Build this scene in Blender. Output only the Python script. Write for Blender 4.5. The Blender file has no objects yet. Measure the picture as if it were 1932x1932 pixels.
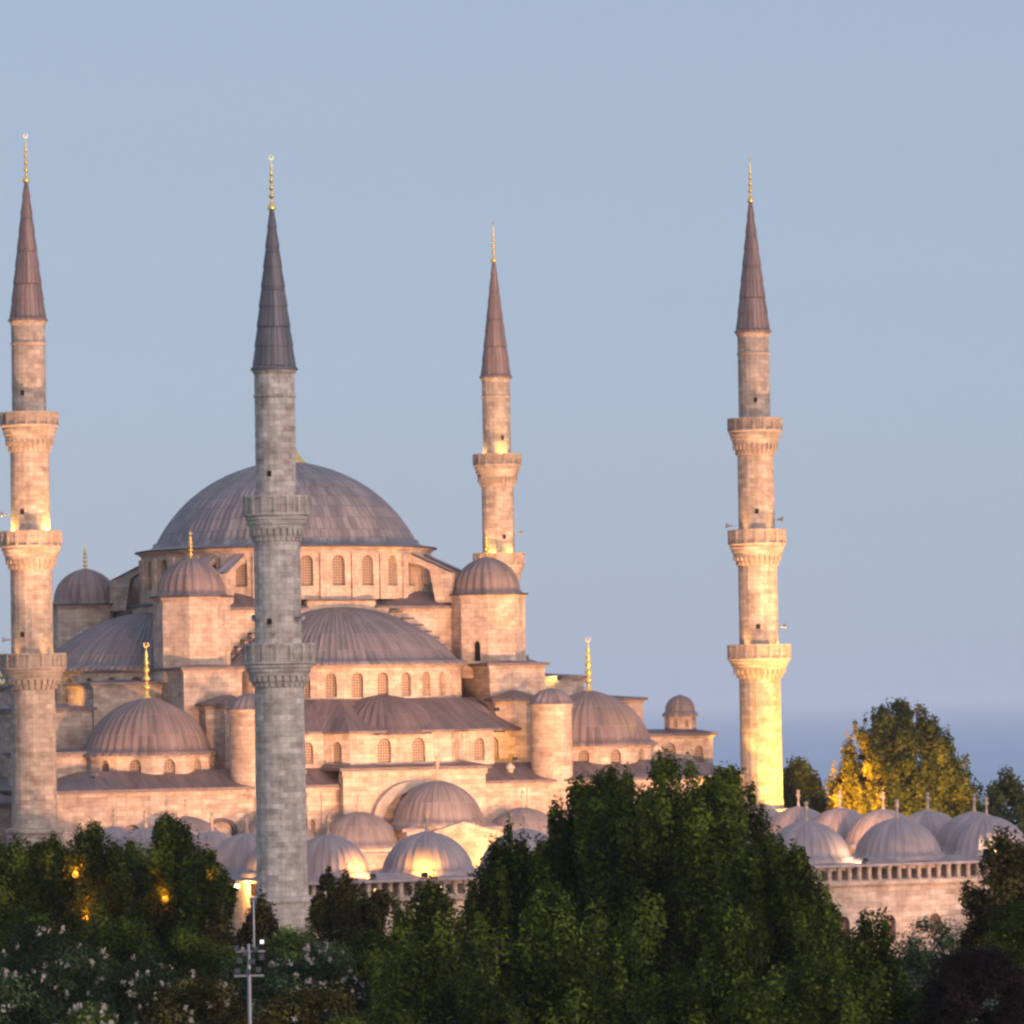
import bpy, math, random
import numpy as np
from mathutils import Vector, Matrix
random.seed(7)
R = math.radians
S = bpy.context.scene
COL = S.collection

# ------------------------------------------------------------------ camera
FPX = 9130.0                      # focal length, in 1932nds of the picture width
ZC = 20.0                         # eye height above the mosque's ground
pitch = math.atan(364 / FPX); roll = R(1.0)
cam = bpy.data.cameras.new('camera'); co = bpy.data.objects.new('camera', cam); COL.objects.link(co)
cam.sensor_width = 36; cam.lens = 36 * FPX / 1932; cam.shift_x = .0028; cam.clip_start = 1; cam.clip_end = 500000
fw = Vector((0, math.cos(pitch), math.sin(pitch))); up = Vector((0, -math.sin(pitch), math.cos(pitch))); rt = Vector((1, 0, 0))
r2 = rt * math.cos(roll) - up * math.sin(roll); u2 = rt * math.sin(roll) + up * math.cos(roll)
co.matrix_world = Matrix(((r2.x, u2.x, -fw.x, 0), (r2.y, u2.y, -fw.y, 0), (r2.z, u2.z, -fw.z, ZC), (0, 0, 0, 1)))
S.camera = co

# ------------------------------------------------------------------ world, sun, exposure
SUN_EL, SUN_AZ = 5.0, 145.0       # azimuth measured clockwise from +Y (behind the camera, to the right)
w = bpy.data.worlds.new('World'); S.world = w; w.use_nodes = True
wn = w.node_tree.nodes; wl = w.node_tree.links
bg = wn['Background']
sky = wn.new('ShaderNodeTexSky'); sky.sky_type = 'NISHITA'; sky.sun_disc = False
sky.sun_elevation = R(SUN_EL); sky.sun_rotation = R(SUN_AZ); sky.altitude = 60; sky.air_density = 1.0; sky.dust_density = 0.6; sky.ozone_density = 2.0
mixc = wn.new('ShaderNodeMix'); mixc.data_type = 'RGBA'; mixc.inputs[0].default_value = 0.72
# dusk tint of the whole sky, paler and greyer than the clear Nishita sky
mixc.inputs[7].default_value = (5.75, 6.98, 9.45, 1)
wl.new(sky.outputs[0], mixc.inputs[6]); wl.new(mixc.outputs[2], bg.inputs['Color'])
bg.inputs['Strength'].default_value = 0.085
sl = bpy.data.lights.new('sun', 'SUN'); so = bpy.data.objects.new('sun', sl); COL.objects.link(so)
sl.energy = 2.5; sl.angle = R(45); sl.color = (1.0, 0.76, 0.66)
el = R(12)
sd = Vector((math.sin(R(SUN_AZ)) * math.cos(el), math.cos(R(SUN_AZ)) * math.cos(el), math.sin(el)))
so.rotation_euler = sd.to_track_quat('Z', 'Y').to_euler()
S.view_settings.view_transform = 'Standard'; S.view_settings.look = 'None'; S.view_settings.exposure = 0; S.view_settings.gamma = 1
S.render.engine = 'CYCLES'
S.cycles.use_denoising = True
S.cycles.max_bounces = 5; S.cycles.diffuse_bounces = 3; S.cycles.glossy_bounces = 2; S.cycles.transmission_bounces = 3
S.cycles.volume_bounces = 1; S.cycles.transparent_max_bounces = 6
S.cycles.sample_clamp_indirect = 4
S.cycles.filter_width = 2.5

# ------------------------------------------------------------------ frames
TH = math.atan2(.395, .9186)
CX, CY = -20.7, 447.5
def W(u, v, z=0):
    return Vector((CX + u * math.cos(TH) - v * math.sin(TH), CY + u * math.sin(TH) + v * math.cos(TH), z))
def at(X, Y, d):
    """world point at distance d along the view for a place in the 1932 grid"""
    xr = X - 966; yr = 966 - Y; c, s = math.cos(roll), math.sin(roll)
    x = xr * c + yr * s; y = -xr * s + yr * c
    r = fw + rt * (x / FPX) + up * (y / FPX)
    return Vector((0, 0, ZC)) + r * (d / r.y)

# ------------------------------------------------------------------ materials
def nodes(name):
    m = bpy.data.materials.new(name); m.use_nodes = True
    n = m.node_tree.nodes; l = m.node_tree.links
    return m, n, l, n['Principled BSDF']
def ramp(n, stops):
    r = n.new('ShaderNodeValToRGB'); e = r.color_ramp.elements
    e[0].position, e[0].color = stops[0][0], (*stops[0][1], 1)
    e[1].position, e[1].color = stops[-1][0], (*stops[-1][1], 1)
    for p, c in stops[1:-1]:
        x = e.new(p); x.color = (*c, 1)
    return r
def mixrgb(n, l, mode, fac, a, b):
    x = n.new('ShaderNodeMix'); x.data_type = 'RGBA'; x.blend_type = mode
    for i, val in ((0, fac), (6, a), (7, b)):
        if hasattr(val, 'links') or isinstance(val, bpy.types.NodeSocket): l.new(val, x.inputs[i])
        elif i == 0: x.inputs[0].default_value = val
        else: x.inputs[i].default_value = (*val, 1)
    return x.outputs[2]
def stone(name, a, b, mort, bw=1.0, bh=.42, stain=.55, contrast=1.0):
    m, n, l, p = nodes(name)
    uv = n.new('ShaderNodeUVMap')
    br = n.new('ShaderNodeTexBrick'); br.inputs['Scale'].default_value = 1
    br.inputs['Brick Width'].default_value = bw; br.inputs['Row Height'].default_value = bh
    br.inputs['Mortar Size'].default_value = .018; br.inputs['Mortar Smooth'].default_value = .3
    br.inputs['Color1'].default_value = (*a, 1); br.inputs['Color2'].default_value = (*b, 1); br.inputs['Mortar'].default_value = (*mort, 1)
    l.new(uv.outputs[0], br.inputs['Vector'])
    geo = n.new('ShaderNodeNewGeometry')
    mp = n.new('ShaderNodeMapping'); mp.inputs['Scale'].default_value = (1.1, 1.1, 1.5); l.new(geo.outputs['Position'], mp.inputs[0])
    ns = n.new('ShaderNodeTexNoise'); ns.inputs['Scale'].default_value = .8; ns.inputs['Detail'].default_value = 8; ns.inputs['Roughness'].default_value = .68
    l.new(mp.outputs[0], ns.inputs['Vector'])
    rp = ramp(n, [(.33, (.50, .41, .37)), (.46, (.86, .81, .77)), (.56, (1.04, 1.01, .98)), (.68, (1.3, 1.28, 1.25))]); l.new(ns.outputs[0], rp.inputs[0])
    c = mixrgb(n, l, 'MULTIPLY', stain, br.outputs[0], rp.outputs[0])
    # rain streaks, long and vertical
    mp2 = n.new('ShaderNodeMapping'); mp2.inputs['Scale'].default_value = (1.3, .13, 1); l.new(uv.outputs[0], mp2.inputs[0])
    n2 = n.new('ShaderNodeTexNoise'); n2.inputs['Scale'].default_value = 1; n2.inputs['Detail'].default_value = 4; l.new(mp2.outputs[0], n2.inputs['Vector'])
    r2_ = ramp(n, [(.38, (.62, .58, .56)), (.55, (1, 1, 1))]); l.new(n2.outputs[0], r2_.inputs[0])
    c = mixrgb(n, l, 'MULTIPLY', .35, c, r2_.outputs[0])
    # a few replaced or blackened blocks
    b2 = n.new('ShaderNodeTexBrick'); b2.inputs['Scale'].default_value = 1; b2.inputs['Brick Width'].default_value = bw * 1.7; b2.inputs['Row Height'].default_value = bh
    b2.inputs['Mortar Size'].default_value = 0; b2.inputs['Color1'].default_value = (.66, .62, .6, 1); b2.inputs['Color2'].default_value = (1.12, 1.1, 1.08, 1)
    l.new(uv.outputs[0], b2.inputs['Vector'])
    c = mixrgb(n, l, 'MULTIPLY', .5 * contrast, c, b2.outputs[0])
    l.new(c, p.inputs['Base Color']); p.inputs['Roughness'].default_value = .9
    bp = n.new('ShaderNodeBump'); bp.inputs['Strength'].default_value = .5; bp.inputs['Distance'].default_value = .05
    l.new(ns.outputs[0], bp.inputs['Height']); l.new(bp.outputs[0], p.inputs['Normal'])
    return m
def lead(name, a, b, seam, bw=.62, bh=2.3, rough=.55):
    m, n, l, p = nodes(name)
    uv = n.new('ShaderNodeUVMap')
    br = n.new('ShaderNodeTexBrick'); br.inputs['Scale'].default_value = 1
    br.inputs['Brick Width'].default_value = bw; br.inputs['Row Height'].default_value = bh
    br.inputs['Mortar Size'].default_value = .045; br.inputs['Mortar Smooth'].default_value = .4
    br.inputs['Color1'].default_value = (*a, 1); br.inputs['Color2'].default_value = (*b, 1); br.inputs['Mortar'].default_value = (*seam, 1)
    l.new(uv.outputs[0], br.inputs['Vector'])
    mp = n.new('ShaderNodeMapping'); mp.inputs['Scale'].default_value = (1.1, .22, 1); l.new(uv.outputs[0], mp.inputs[0])
    ns = n.new('ShaderNodeTexNoise'); ns.inputs['Scale'].default_value = 1; ns.inputs['Detail'].default_value = 5; ns.inputs['Roughness'].default_value = .65
    l.new(mp.outputs[0], ns.inputs['Vector'])
    rp = ramp(n, [(.33, (.60, .58, .60)), (.5, (.92, .9, .9)), (.7, (1.35, 1.28, 1.24))]); l.new(ns.outputs[0], rp.inputs[0])
    c = mixrgb(n, l, 'MULTIPLY', .75, br.outputs[0], rp.outputs[0])
    l.new(c, p.inputs['Base Color']); p.inputs['Roughness'].default_value = rough; p.inputs['Metallic'].default_value = .15
    bp = n.new('ShaderNodeBump'); bp.inputs['Strength'].default_value = .6; bp.inputs['Distance'].default_value = .05
    l.new(br.outputs['Fac'], bp.inputs['Height']); l.new(bp.outputs[0], p.inputs['Normal'])
    return m
def plain(name, c, rough=.7, metal=0, noise=0.0, emit=None, es=0, scale=3):
    m, n, l, p = nodes(name)
    p.inputs['Base Color'].default_value = (*c, 1); p.inputs['Roughness'].default_value = rough; p.inputs['Metallic'].default_value = metal
    if noise:
        ns = n.new('ShaderNodeTexNoise'); ns.inputs['Scale'].default_value = scale; ns.inputs['Detail'].default_value = 5
        rp = ramp(n, [(.3, tuple(x * (1 - noise) for x in c)), (.7, tuple(min(1, x * (1 + noise)) for x in c))])
        tc = n.new('ShaderNodeTexCoord'); l.new(tc.outputs['Object'], ns.inputs['Vector'])
        l.new(ns.outputs[0], rp.inputs[0]); l.new(rp.outputs[0], p.inputs['Base Color'])
    if emit:
        p.inputs['Emission Color'].default_value = (*emit, 1); p.inputs['Emission Strength'].default_value = es
    return m
M = {}
M['stone'] = stone('ashlar_limestone', (.63, .52, .44), (.49, .39, .325), (.41, .32, .265), bw=.85, bh=.4, stain=.62, contrast=1.2)
M['shaft'] = stone('minaret_limestone', (.54, .46, .395), (.39, .33, .285), (.34, .285, .25), bw=.8, bh=.4, stain=.6, contrast=1.2)
M['greyshaft'] = stone('weathered_grey_limestone', (.66, .61, .565), (.48, .44, .41), (.40, .37, .345), bw=.8, bh=.4, stain=.75, contrast=1.4)
M['pale'] = stone('weathered_pale_marble', (.52, .47, .43), (.43, .39, .36), (.35, .31, .28), bw=1.4, bh=.5, stain=.4)
M['lead'] = lead('lead_sheet', (.245, .21, .22), (.165, .145, .158), (.28, .24, .25))
M['leadbig'] = lead('lead_sheet_of_main_dome', (.27, .25, .265), (.185, .172, .19), (.14, .125, .14), bw=.66, bh=1.35)
M['leadlight'] = lead('pale_lead_sheet', (.37, .30, .305), (.30, .25, .26), (.39, .32, .32), bh=3)
M['spire'] = lead('spire_lead', (.165, .158, .172), (.118, .114, .128), (.09, .07, .08), bw=.5, bh=2.9)
M['leaddark'] = lead('dark_lead_sheet', (.165, .13, .14), (.115, .092, .102), (.19, .15, .155))
M['leadwarm'] = lead('brownish_lead_sheet', (.26, .198, .19), (.175, .135, .135), (.29, .225, .22))
M['spirered'] = lead('reddish_spire_lead', (.30, .20, .185), (.20, .145, .14), (.12, .09, .09), bw=.5, bh=2.9)
M['edge'] = plain('dark_lead_edge', (.075, .065, .08), .6, noise=.3)
M['gold'] = plain('gilded_bronze', (.95, .62, .20), .38, .75, noise=.15)
M['pane'] = None
m, n, l, p = nodes('plaster_lattice_window')
uv = n.new('ShaderNodeUVMap'); vo = n.new('ShaderNodeTexVoronoi'); vo.inputs['Scale'].default_value = 4.2; vo.inputs['Randomness'].default_value = .15
l.new(uv.outputs[0], vo.inputs['Vector']); rp = ramp(n, [(.22, (.10, .07, .055)), (.42, (.34, .25, .19))]); l.new(vo.outputs['Distance'], rp.inputs[0])
l.new(rp.outputs[0], p.inputs['Base Color']); p.inputs['Roughness'].default_value = .8; M['pane'] = m
M['dark'] = plain('dark_opening', (.012, .01, .012), .9)
M['wood'] = plain('reddish_shutter', (.26, .13, .10), .7, noise=.3)
M['bark'] = plain('bark', (.07, .05, .04), .95, noise=.4, scale=6)
M['metal'] = plain('galvanised_steel', (.34, .33, .34), .5, .6, noise=.1)
M['black'] = plain('dark_housing', (.03, .03, .035), .6)
M['lamp'] = plain('lit_lamp_glass', (.9, .7, .4), .4, emit=(1, .62, .20), es=2.6)
M['lampoff'] = plain('unlit_lamp_glass', (.06, .065, .08), .8)
M['lampwhite'] = plain('lit_white_lamp', (.9, .9, .9), .4, emit=(1, .93, .95), es=.8)
M['amber'] = plain('lit_amber_window', (.9, .6, .2), .5, emit=(1, .42, .05), es=1.1)
def leafmat(name, dark, light, trans=.25):
    m, n, l, p = nodes(name)
    at_ = n.new('ShaderNodeAttribute'); at_.attribute_name = 'tone'
    rp = ramp(n, [(0, dark), (.6, tuple(a * .68 + b * .32 for a, b in zip(dark, light))), (1, light)]); l.new(at_.outputs['Fac'], rp.inputs[0])
    l.new(rp.outputs[0], p.inputs['Base Color']); p.inputs['Roughness'].default_value = .75; p.inputs['Specular IOR Level'].default_value = .08
    tr = n.new('ShaderNodeBsdfTranslucent'); l.new(rp.outputs[0], tr.inputs[0])
    mx = n.new('ShaderNodeMixShader'); mx.inputs[0].default_value = trans
    l.new(p.outputs[0], mx.inputs[1]); l.new(tr.outputs[0], mx.inputs[2]); l.new(mx.outputs[0], n['Material Output'].inputs[0])
    return m
M['leaf_green'] = leafmat('deep_green_leaves', (.012, .020, .003), (.15, .195, .024))
M['leaf_cool'] = leafmat('cool_green_leaves', (.012, .024, .010), (.115, .17, .075))
M['leaf_olive'] = leafmat('olive_brown_leaves', (.016, .016, .004), (.165, .14, .04))
M['leaf_light'] = leafmat('light_green_leaves', (.045, .075, .015), (.24, .33, .08))
M['leaf_plum'] = leafmat('dark_plum_leaves', (.010, .007, .007), (.040, .024, .022))
M['leaf_far'] = leafmat('far_tree_leaves', (.04, .05, .014), (.19, .19, .05))
M['blossom'] = leafmat('pale_blossom', (.38, .32, .27), (.68, .58, .5))

# ------------------------------------------------------------------ mesh helpers
def link(name, me, mat, parent=None):
    me.materials.append(mat) if mat is not None else None
    o = bpy.data.objects.new(name, me); COL.objects.link(o)
    if parent is not None: o.parent = parent
    return o
def empty(name, loc, rz=0, label=None, cat=None, group=None):
    o = bpy.data.objects.new(name, None); COL.objects.link(o); o.location = loc; o.rotation_euler = (0, 0, rz)
    if label: o['label'] = label
    if cat: o['category'] = cat
    if group: o['group'] = group
    return o
class MB:
    def __init__(s): s.v = []; s.f = []; s.uv = []; s.sm = []
    def poly(s, pts, uv=None, smooth=False):
        pts = [Vector(q) for q in pts]
        i0 = len(s.v); s.v += [tuple(q) for q in pts]; s.f.append(list(range(i0, i0 + len(pts)))); s.sm.append(smooth)
        if uv is None:
            nn = Vector((0, 0, 0))
            for i in range(len(pts)):
                a, b = pts[i], pts[(i + 1) % len(pts)]
                nn += a.cross(b)
            if nn.length < 1e-9: nn = Vector((0, 0, 1))
            nn.normalize()
            t = Vector((0, 0, 1)).cross(nn)
            if t.length < .05: t = Vector((1, 0, 0))
            t.normalize(); b = nn.cross(t)
            uv = [(q.dot(t), q.dot(b)) for q in pts]
        s.uv += list(uv)
    def prism(s, poly, z0, z1, top=True, bottom=False):
        k = len(poly)
        for i in range(k):
            a, b = poly[i], poly[(i + 1) % k]
            s.poly([(a[0], a[1], z0), (b[0], b[1], z0), (b[0], b[1], z1), (a[0], a[1], z1)])
        if top: s.poly([(a[0], a[1], z1) for a in poly])
        if bottom: s.poly([(a[0], a[1], z0) for a in reversed(poly)])
    def loft(s, p0, z0, p1, z1, top=False):
        k = len(p0)
        for i in range(k):
            j = (i + 1) % k
            q = [(*p0[i], z0), (*p0[j], z0), (*p1[j], z1)]
            if (Vector(p1[i]) - Vector(p1[j])).length > 1e-5: q.append((*p1[i], z1))
            s.poly(q)
        if top: s.poly([(*a, z1) for a in p1])
    def box(s, x0, x1, y0, y1, z0, z1):
        s.prism([(x0, y0), (x1, y0), (x1, y1), (x0, y1)], z0, z1, True, True)
    def lathe(s, prof, n, c=(0, 0), a0=0, a1=2 * math.pi, smooth=True, uscale=None, ribs=0, ribd=.06):
        full = abs(a1 - a0 - 2 * math.pi) < 1e-6
        rmax = max(q[0] for q in prof)
        us = uscale if uscale else rmax
        if ribs:
            angs = []; off = []
            for k in range(ribs):
                b = a0 + (a1 - a0) * k / ribs; d = (a1 - a0) / ribs
                for f_, o_ in ((0, 1), (.16, 1), (.24, 0), (.92, 0)): angs.append(b + d * f_); off.append(o_)
            if not full: angs.append(a1); off.append(1)
        else:
            angs = [a0 + (a1 - a0) * k / n for k in range(n + (0 if full else 1))]; off = [0] * len(angs)
        arc = [0]
        for i in range(1, len(prof)): arc.append(arc[-1] + math.hypot(prof[i][0] - prof[i - 1][0], prof[i][1] - prof[i - 1][1]))
        i0 = len(s.v); m_ = len(angs)
        for (r, z) in prof:
            for a, o_ in zip(angs, off):
                rr = r + (ribd * o_ if r > .4 else 0)
                s.v.append((c[0] + rr * math.cos(a), c[1] + rr * math.sin(a), z))
        for i in range(len(prof) - 1):
            for j in range(m_ if full else m_ - 1):
                k = (j + 1) % m_
                ang1 = angs[k] if k > j else a1
                A, B, C_, D = i0 + i * m_ + j, i0 + i * m_ + k, i0 + (i + 1) * m_ + k, i0 + (i + 1) * m_ + j
                s.f.append([A, B, C_, D]); s.sm.append(smooth)
                s.uv += [(angs[j] * us, arc[i]), (ang1 * us, arc[i]), (ang1 * us, arc[i + 1]), (angs[j] * us, arc[i + 1])]
    def build(s, name, mat, parent=None):
        me = bpy.data.meshes.new(name); me.from_pydata(s.v, [], s.f)
        ul = me.uv_layers.new(name='UVMap'); ul.data.foreach_set('uv', np.array(s.uv, dtype=np.float32).ravel())
        me.polygons.foreach_set('use_smooth', s.sm); me.update()
        return link(name, me, mat, parent)
def offset(poly, d):
    k = len(poly); out = []
    for i in range(k):
        p, a, b = Vector(poly[i]), Vector(poly[i - 1]), Vector(poly[(i + 1) % k])
        d1 = (p - a).normalized(); d2 = (b - p).normalized()
        n1 = Vector((d1.y, -d1.x)); n2 = Vector((d2.y, -d2.x))
        m_ = (n1 + n2)
        m_ = m_ / max(.3, m_.dot(n1)) if m_.length > 1e-6 else n1
        out.append(tuple(p + m_ * d))
    return out
def rect(x0, x1, y0, y1): return [(x0, y0), (x1, y0), (x1, y1), (x0, y1)]
def ngon(c, r, n, a=0): return [(c[0] + r * math.cos(a + 2 * math.pi * k / n), c[1] + r * math.sin(a + 2 * math.pi * k / n)) for k in range(n)]
VIEW = (Vector((0, 0)) - Vector((CX, CY))); VIEW.rotate(Matrix.Rotation(-TH, 2)); VIEW.normalize()   # direction to the viewer, in the mosque's frame
def arch_pts(s, hw, sill, spring, n=8, point=1.15):
    pts = [(s - hw, sill), (s + hw, sill), (s + hw, spring)]
    for k in range(1, n):
        a = math.pi * k / n
        pts.append((s + hw * math.cos(a), spring + hw * point * math.sin(a)))
    pts.append((s - hw, spring))
    return pts
def arch_wall(mb, wins, p0, p1, z0, z1, ops, depth=.35, pane='pane', wname='window', parent=None):
    """wall facet from p0 to p1 (outside on the right) with arched openings cut in it; each opening gets its own window mesh"""
    p0 = Vector(p0); p1 = Vector(p1); L = (p1 - p0).length; d = (p1 - p0) / L; nrm = Vector((d.y, -d.x))
    P = lambda s, z, dep=0: (p0.x + d.x * s - nrm.x * dep, p0.y + d.y * s - nrm.y * dep, z)
    off = p0.dot(d)
    def q(pts, dep=0): mb.poly([P(a, b, dep) for a, b in pts])
    if not ops: q([(0, z0), (L, z0), (L, z1), (0, z1)]); return
    ops = sorted(ops); edges = [0] + [(ops[i][0] + ops[i + 1][0]) / 2 for i in range(len(ops) - 1)] + [L]
    for i, (s, hw, sill, spring) in enumerate(ops):
        a, b = edges[i], edges[i + 1]
        if sill > z0: q([(a, z0), (b, z0), (b, sill), (a, sill)])
        q([(a, sill), (s - hw, sill), (s - hw, spring), (a, spring)])
        q([(s + hw, sill), (b, sill), (b, spring), (s + hw, spring)])
        ar = arch_pts(s, hw, sill, spring)[2:]          # right spring .. left spring
        q([(b, spring), (b, z1), (s + hw, z1), ar[0]] if False else [ar[0], (b, spring), (b, z1), (s + hw, z1)])
        q([(a, spring), ar[-1], (s - hw, z1), (a, z1)])
        for k in range(len(ar) - 1):
            q([ar[k], (ar[k][0], z1), (ar[k + 1][0], z1), ar[k + 1]])
        full = arch_pts(s, hw, sill, spring)
        for k in range(len(full)):
            c1, c2 = full[k], full[(k + 1) % len(full)]
            mb.poly([P(*c1), P(*c2), P(*c2, depth), P(*c1, depth)])
        pts = [P(c1[0], c1[1], depth) for c1 in full]
        if wins is not None and nrm.dot(VIEW) > -.15:
            wb = MB(); wb.poly(pts); wins.append((wb, wname, pane))
        else: mb.poly(pts)
def put_windows(wins, parent):
    for wb, nm, pane in wins: wb.build(nm, M[pane], parent)
def dome_prof(r, h, z0, n=12, tip=0.02, pointy=.0):
    """spherical cap: base radius r, rise h"""
    Rr = (r * r + h * h) / (2 * h); zc = z0 + h - Rr; a0 = math.asin(min(1, r / Rr)) if h <= r else math.pi - math.asin(r / Rr)
    out = []
    for k in range(n + 1):
        a = a0 * (1 - k / n)
        rr = Rr * math.sin(a); zz = zc + Rr * math.cos(a)
        zz += pointy * h * max(0, 1 - rr / (r * .45)) ** 2
        out.append((max(rr, tip), zz))
    return out
def finial(parent, c, z0, h, r, name='finial', n=12):
    """gilded staff with swelling knobs and a crescent"""
    mb = MB()
    prof = [(r * .95, z0), (r * 1.0, z0 + h * .02), (r * .75, z0 + h * .07), (r * .35, z0 + h * .12), (r * .22, z0 + h * .17)]
    for zc, rr in ((.24, .62), (.38, .55), (.51, .48), (.63, .40), (.74, .30)):
        prof += [(r * .2, z0 + h * (zc - .05)), (r * rr * .85, z0 + h * (zc - .025)), (r * rr, z0 + h * zc), (r * rr * .85, z0 + h * (zc + .025)), (r * .2, z0 + h * (zc + .05))]
    prof += [(r * .12, z0 + h * .82), (.012, z0 + h * .86)]
    mb.lathe(prof, n, c)
    # crescent
    R1 = h * .042; zc = z0 + h * .91; t = r * .08; K = 16
    outer = [(R1 * math.cos(a), R1 * math.sin(a)) for a in [math.radians(115 + 310 * k / K) for k in range(K + 1)]]
    inner = [(R1 * .8 * math.cos(a), R1 * .08 + R1 * .8 * math.sin(a)) for a in [math.radians(115 + 310 * k / K) for k in range(K + 1)]]
    for k in range(K):
        o1, o2, i1, i2 = outer[k], outer[k + 1], inner[k], inner[k + 1]
        for sgn in (-1, 1):
            y = c[1] + sgn * t
            mb.poly([(c[0] + o1[0], y, zc + o1[1]), (c[0] + o2[0], y, zc + o2[1]), (c[0] + i2[0], y, zc + i2[1]), (c[0] + i1[0], y, zc + i1[1])])
        mb.poly([(c[0] + o1[0], c[1] - t, zc + o1[1]), (c[0] + o1[0], c[1] + t, zc + o1[1]), (c[0] + o2[0], c[1] + t, zc + o2[1]), (c[0] + o2[0], c[1] - t, zc + o2[1])])
    return mb.build(name, M['gold'], parent)

# ------------------------------------------------------------------ the ground, the sea, the haze
def grid_ground():
    xs = np.linspace(-900, 900, 61); ys = np.concatenate([np.linspace(-120, 900, 52), np.linspace(960, 1700, 12)])
    v = []; f = []
    for y in ys:
        for x in xs:
            h = .35 * math.sin(x * .05 + 1) * math.cos(y * .043)
            if 300 < y < 560 and abs(x) < 120: h = 0
            if y > 640: h -= 78 * min(1, (y - 640) / 600) ** 1.1
            v.append((x, y, h))
    nx = len(xs)
    for j in range(len(ys) - 1):
        for i in range(nx - 1): f.append([j * nx + i, j * nx + i + 1, (j + 1) * nx + i + 1, (j + 1) * nx + i])
    me = bpy.data.meshes.new('ground'); me.from_pydata(v, [], f); me.polygons.foreach_set('use_smooth', [True] * len(f)); me.update()
    m, n, l, p = nodes('park_grass'); ns = n.new('ShaderNodeTexNoise'); ns.inputs['Scale'].default_value = .3; ns.inputs['Detail'].default_value = 8
    g = n.new('ShaderNodeNewGeometry'); l.new(g.outputs['Position'], ns.inputs['Vector'])
    rp = ramp(n, [(.35, (.02, .03, .01)), (.55, (.04, .055, .018)), (.7, (.08, .07, .045))]); l.new(ns.outputs[0], rp.inputs[0]); l.new(rp.outputs[0], p.inputs['Base Color'])
    p.inputs['Roughness'].default_value = 1
    o = link('ground', me, m); o['kind'] = 'structure'
grid_ground()
m, n, l, p = nodes('sea_water')
g = n.new('ShaderNodeNewGeometry'); mp = n.new('ShaderNodeMapping'); mp.inputs['Scale'].default_value = (.012, .0035, .01); l.new(g.outputs['Position'], mp.inputs[0])
ns = n.new('ShaderNodeTexNoise'); ns.inputs['Scale'].default_value = .4; ns.inputs['Detail'].default_value = 6; l.new(mp.outputs[0], ns.inputs['Vector'])
rp = ramp(n, [(.3, (.23, .35, .52)), (.7, (.26, .385, .56))]); l.new(ns.outputs[0], rp.inputs[0]); l.new(rp.outputs[0], p.inputs['Base Color'])  # haze and sky reflection are put into this base colour, brighter than real water
p.inputs['Roughness'].default_value = .45
bp = n.new('ShaderNodeBump'); bp.inputs['Strength'].default_value = .6; bp.inputs['Distance'].default_value = 2.0
n3 = n.new('ShaderNodeTexNoise'); n3.inputs['Scale'].default_value = .12; n3.inputs['Detail'].default_value = 3; l.new(g.outputs['Position'], n3.inputs['Vector'])
l.new(n3.outputs[0], bp.inputs['Height']); l.new(bp.outputs[0], p.inputs['Normal'])
mb = MB(); mb.poly([(-9000, 900, -70), (9000, 900, -70), (200000, 300000, -70), (-200000, 300000, -70)])
o = mb.build('sea', m); o['kind'] = 'structure'
mb = MB(); mb.box(-210000, 210000, -200, 301000, -80, 76)
hm = bpy.data.materials.new('haze_air'); hm.use_nodes = True; hn = hm.node_tree.nodes; hn.remove(hn['Principled BSDF'])
pv = hn.new('ShaderNodeVolumePrincipled'); pv.inputs['Color'].default_value = (.97, .985, 1, 1); pv.inputs['Density'].default_value = 5.5e-5; pv.inputs['Anisotropy'].default_value = 0
hm.node_tree.links.new(pv.outputs[0], hn['Material Output'].inputs['Volume'])
o = mb.build('haze', hm); o['kind'] = 'stuff'

# ================================================================== THE MOSQUE
mq = empty('mosque', (CX, CY, 0), TH, 'great stone mosque with a tall central dome, cascading half domes and lead roofs', 'mosque')
def block(name, poly, z0, z1, over=.35, rise=.5, inset=None, mat='stone', roofmat='leaddark', ops=None, parent=None, cap=.22, apex=None):
    """stone walls under an overhanging lead lid"""
    mb = MB(); wins = []
    k = len(poly)
    for i in range(k):
        arch_wall(mb, wins, poly[i], poly[(i + 1) % k], z0, z1, (ops or {}).get(i, []))
    mb.loft(poly, z1 - .30, offset(poly, over * .55), z1 - .02)      # stone cornice
    wob = mb.build(name, M[mat], parent or mq)
    if parent is None: put_windows(wins, wob)
    else: put_windows(wins, parent)
    rb = MB(); po = offset(poly, over)
    rb.poly([(*a, z1 - .015) for a in reversed(po)]); rb.prism(po, z1 - .015, z1 + cap, top=False)
    if inset is None: inset = -.45 * min((Vector(poly[0]) - Vector(poly[1])).length, (Vector(poly[1]) - Vector(poly[2])).length)
    pi = apex if apex else offset(poly, inset)
    rb.loft(po, z1 + cap, pi, z1 + cap + rise, top=True)
    rb.build('roof', M[roofmat], wob if parent is None else parent)
    return wob
def dome(name, c, r, h, z0, ribs, a0=0, a1=2 * math.pi, skirt=.5, parent=None, mat='lead', eave=.0, ribd=.07, pointy=.06, n=14):
    mb = MB()
    mb.lathe([(r + skirt + eave, z0 - .32), (r + skirt + eave, z0 - .12), (r + skirt * .3, z0 + .12)] + dome_prof(r, h, z0 + .14, n, pointy=pointy), 0 if ribs else 48, c, a0, a1, uscale=ribs * .62 / (a1 - a0) if ribs else None, ribs=ribs, ribd=ribd)
    return mb.build(name, M[mat], parent or mq)

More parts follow.
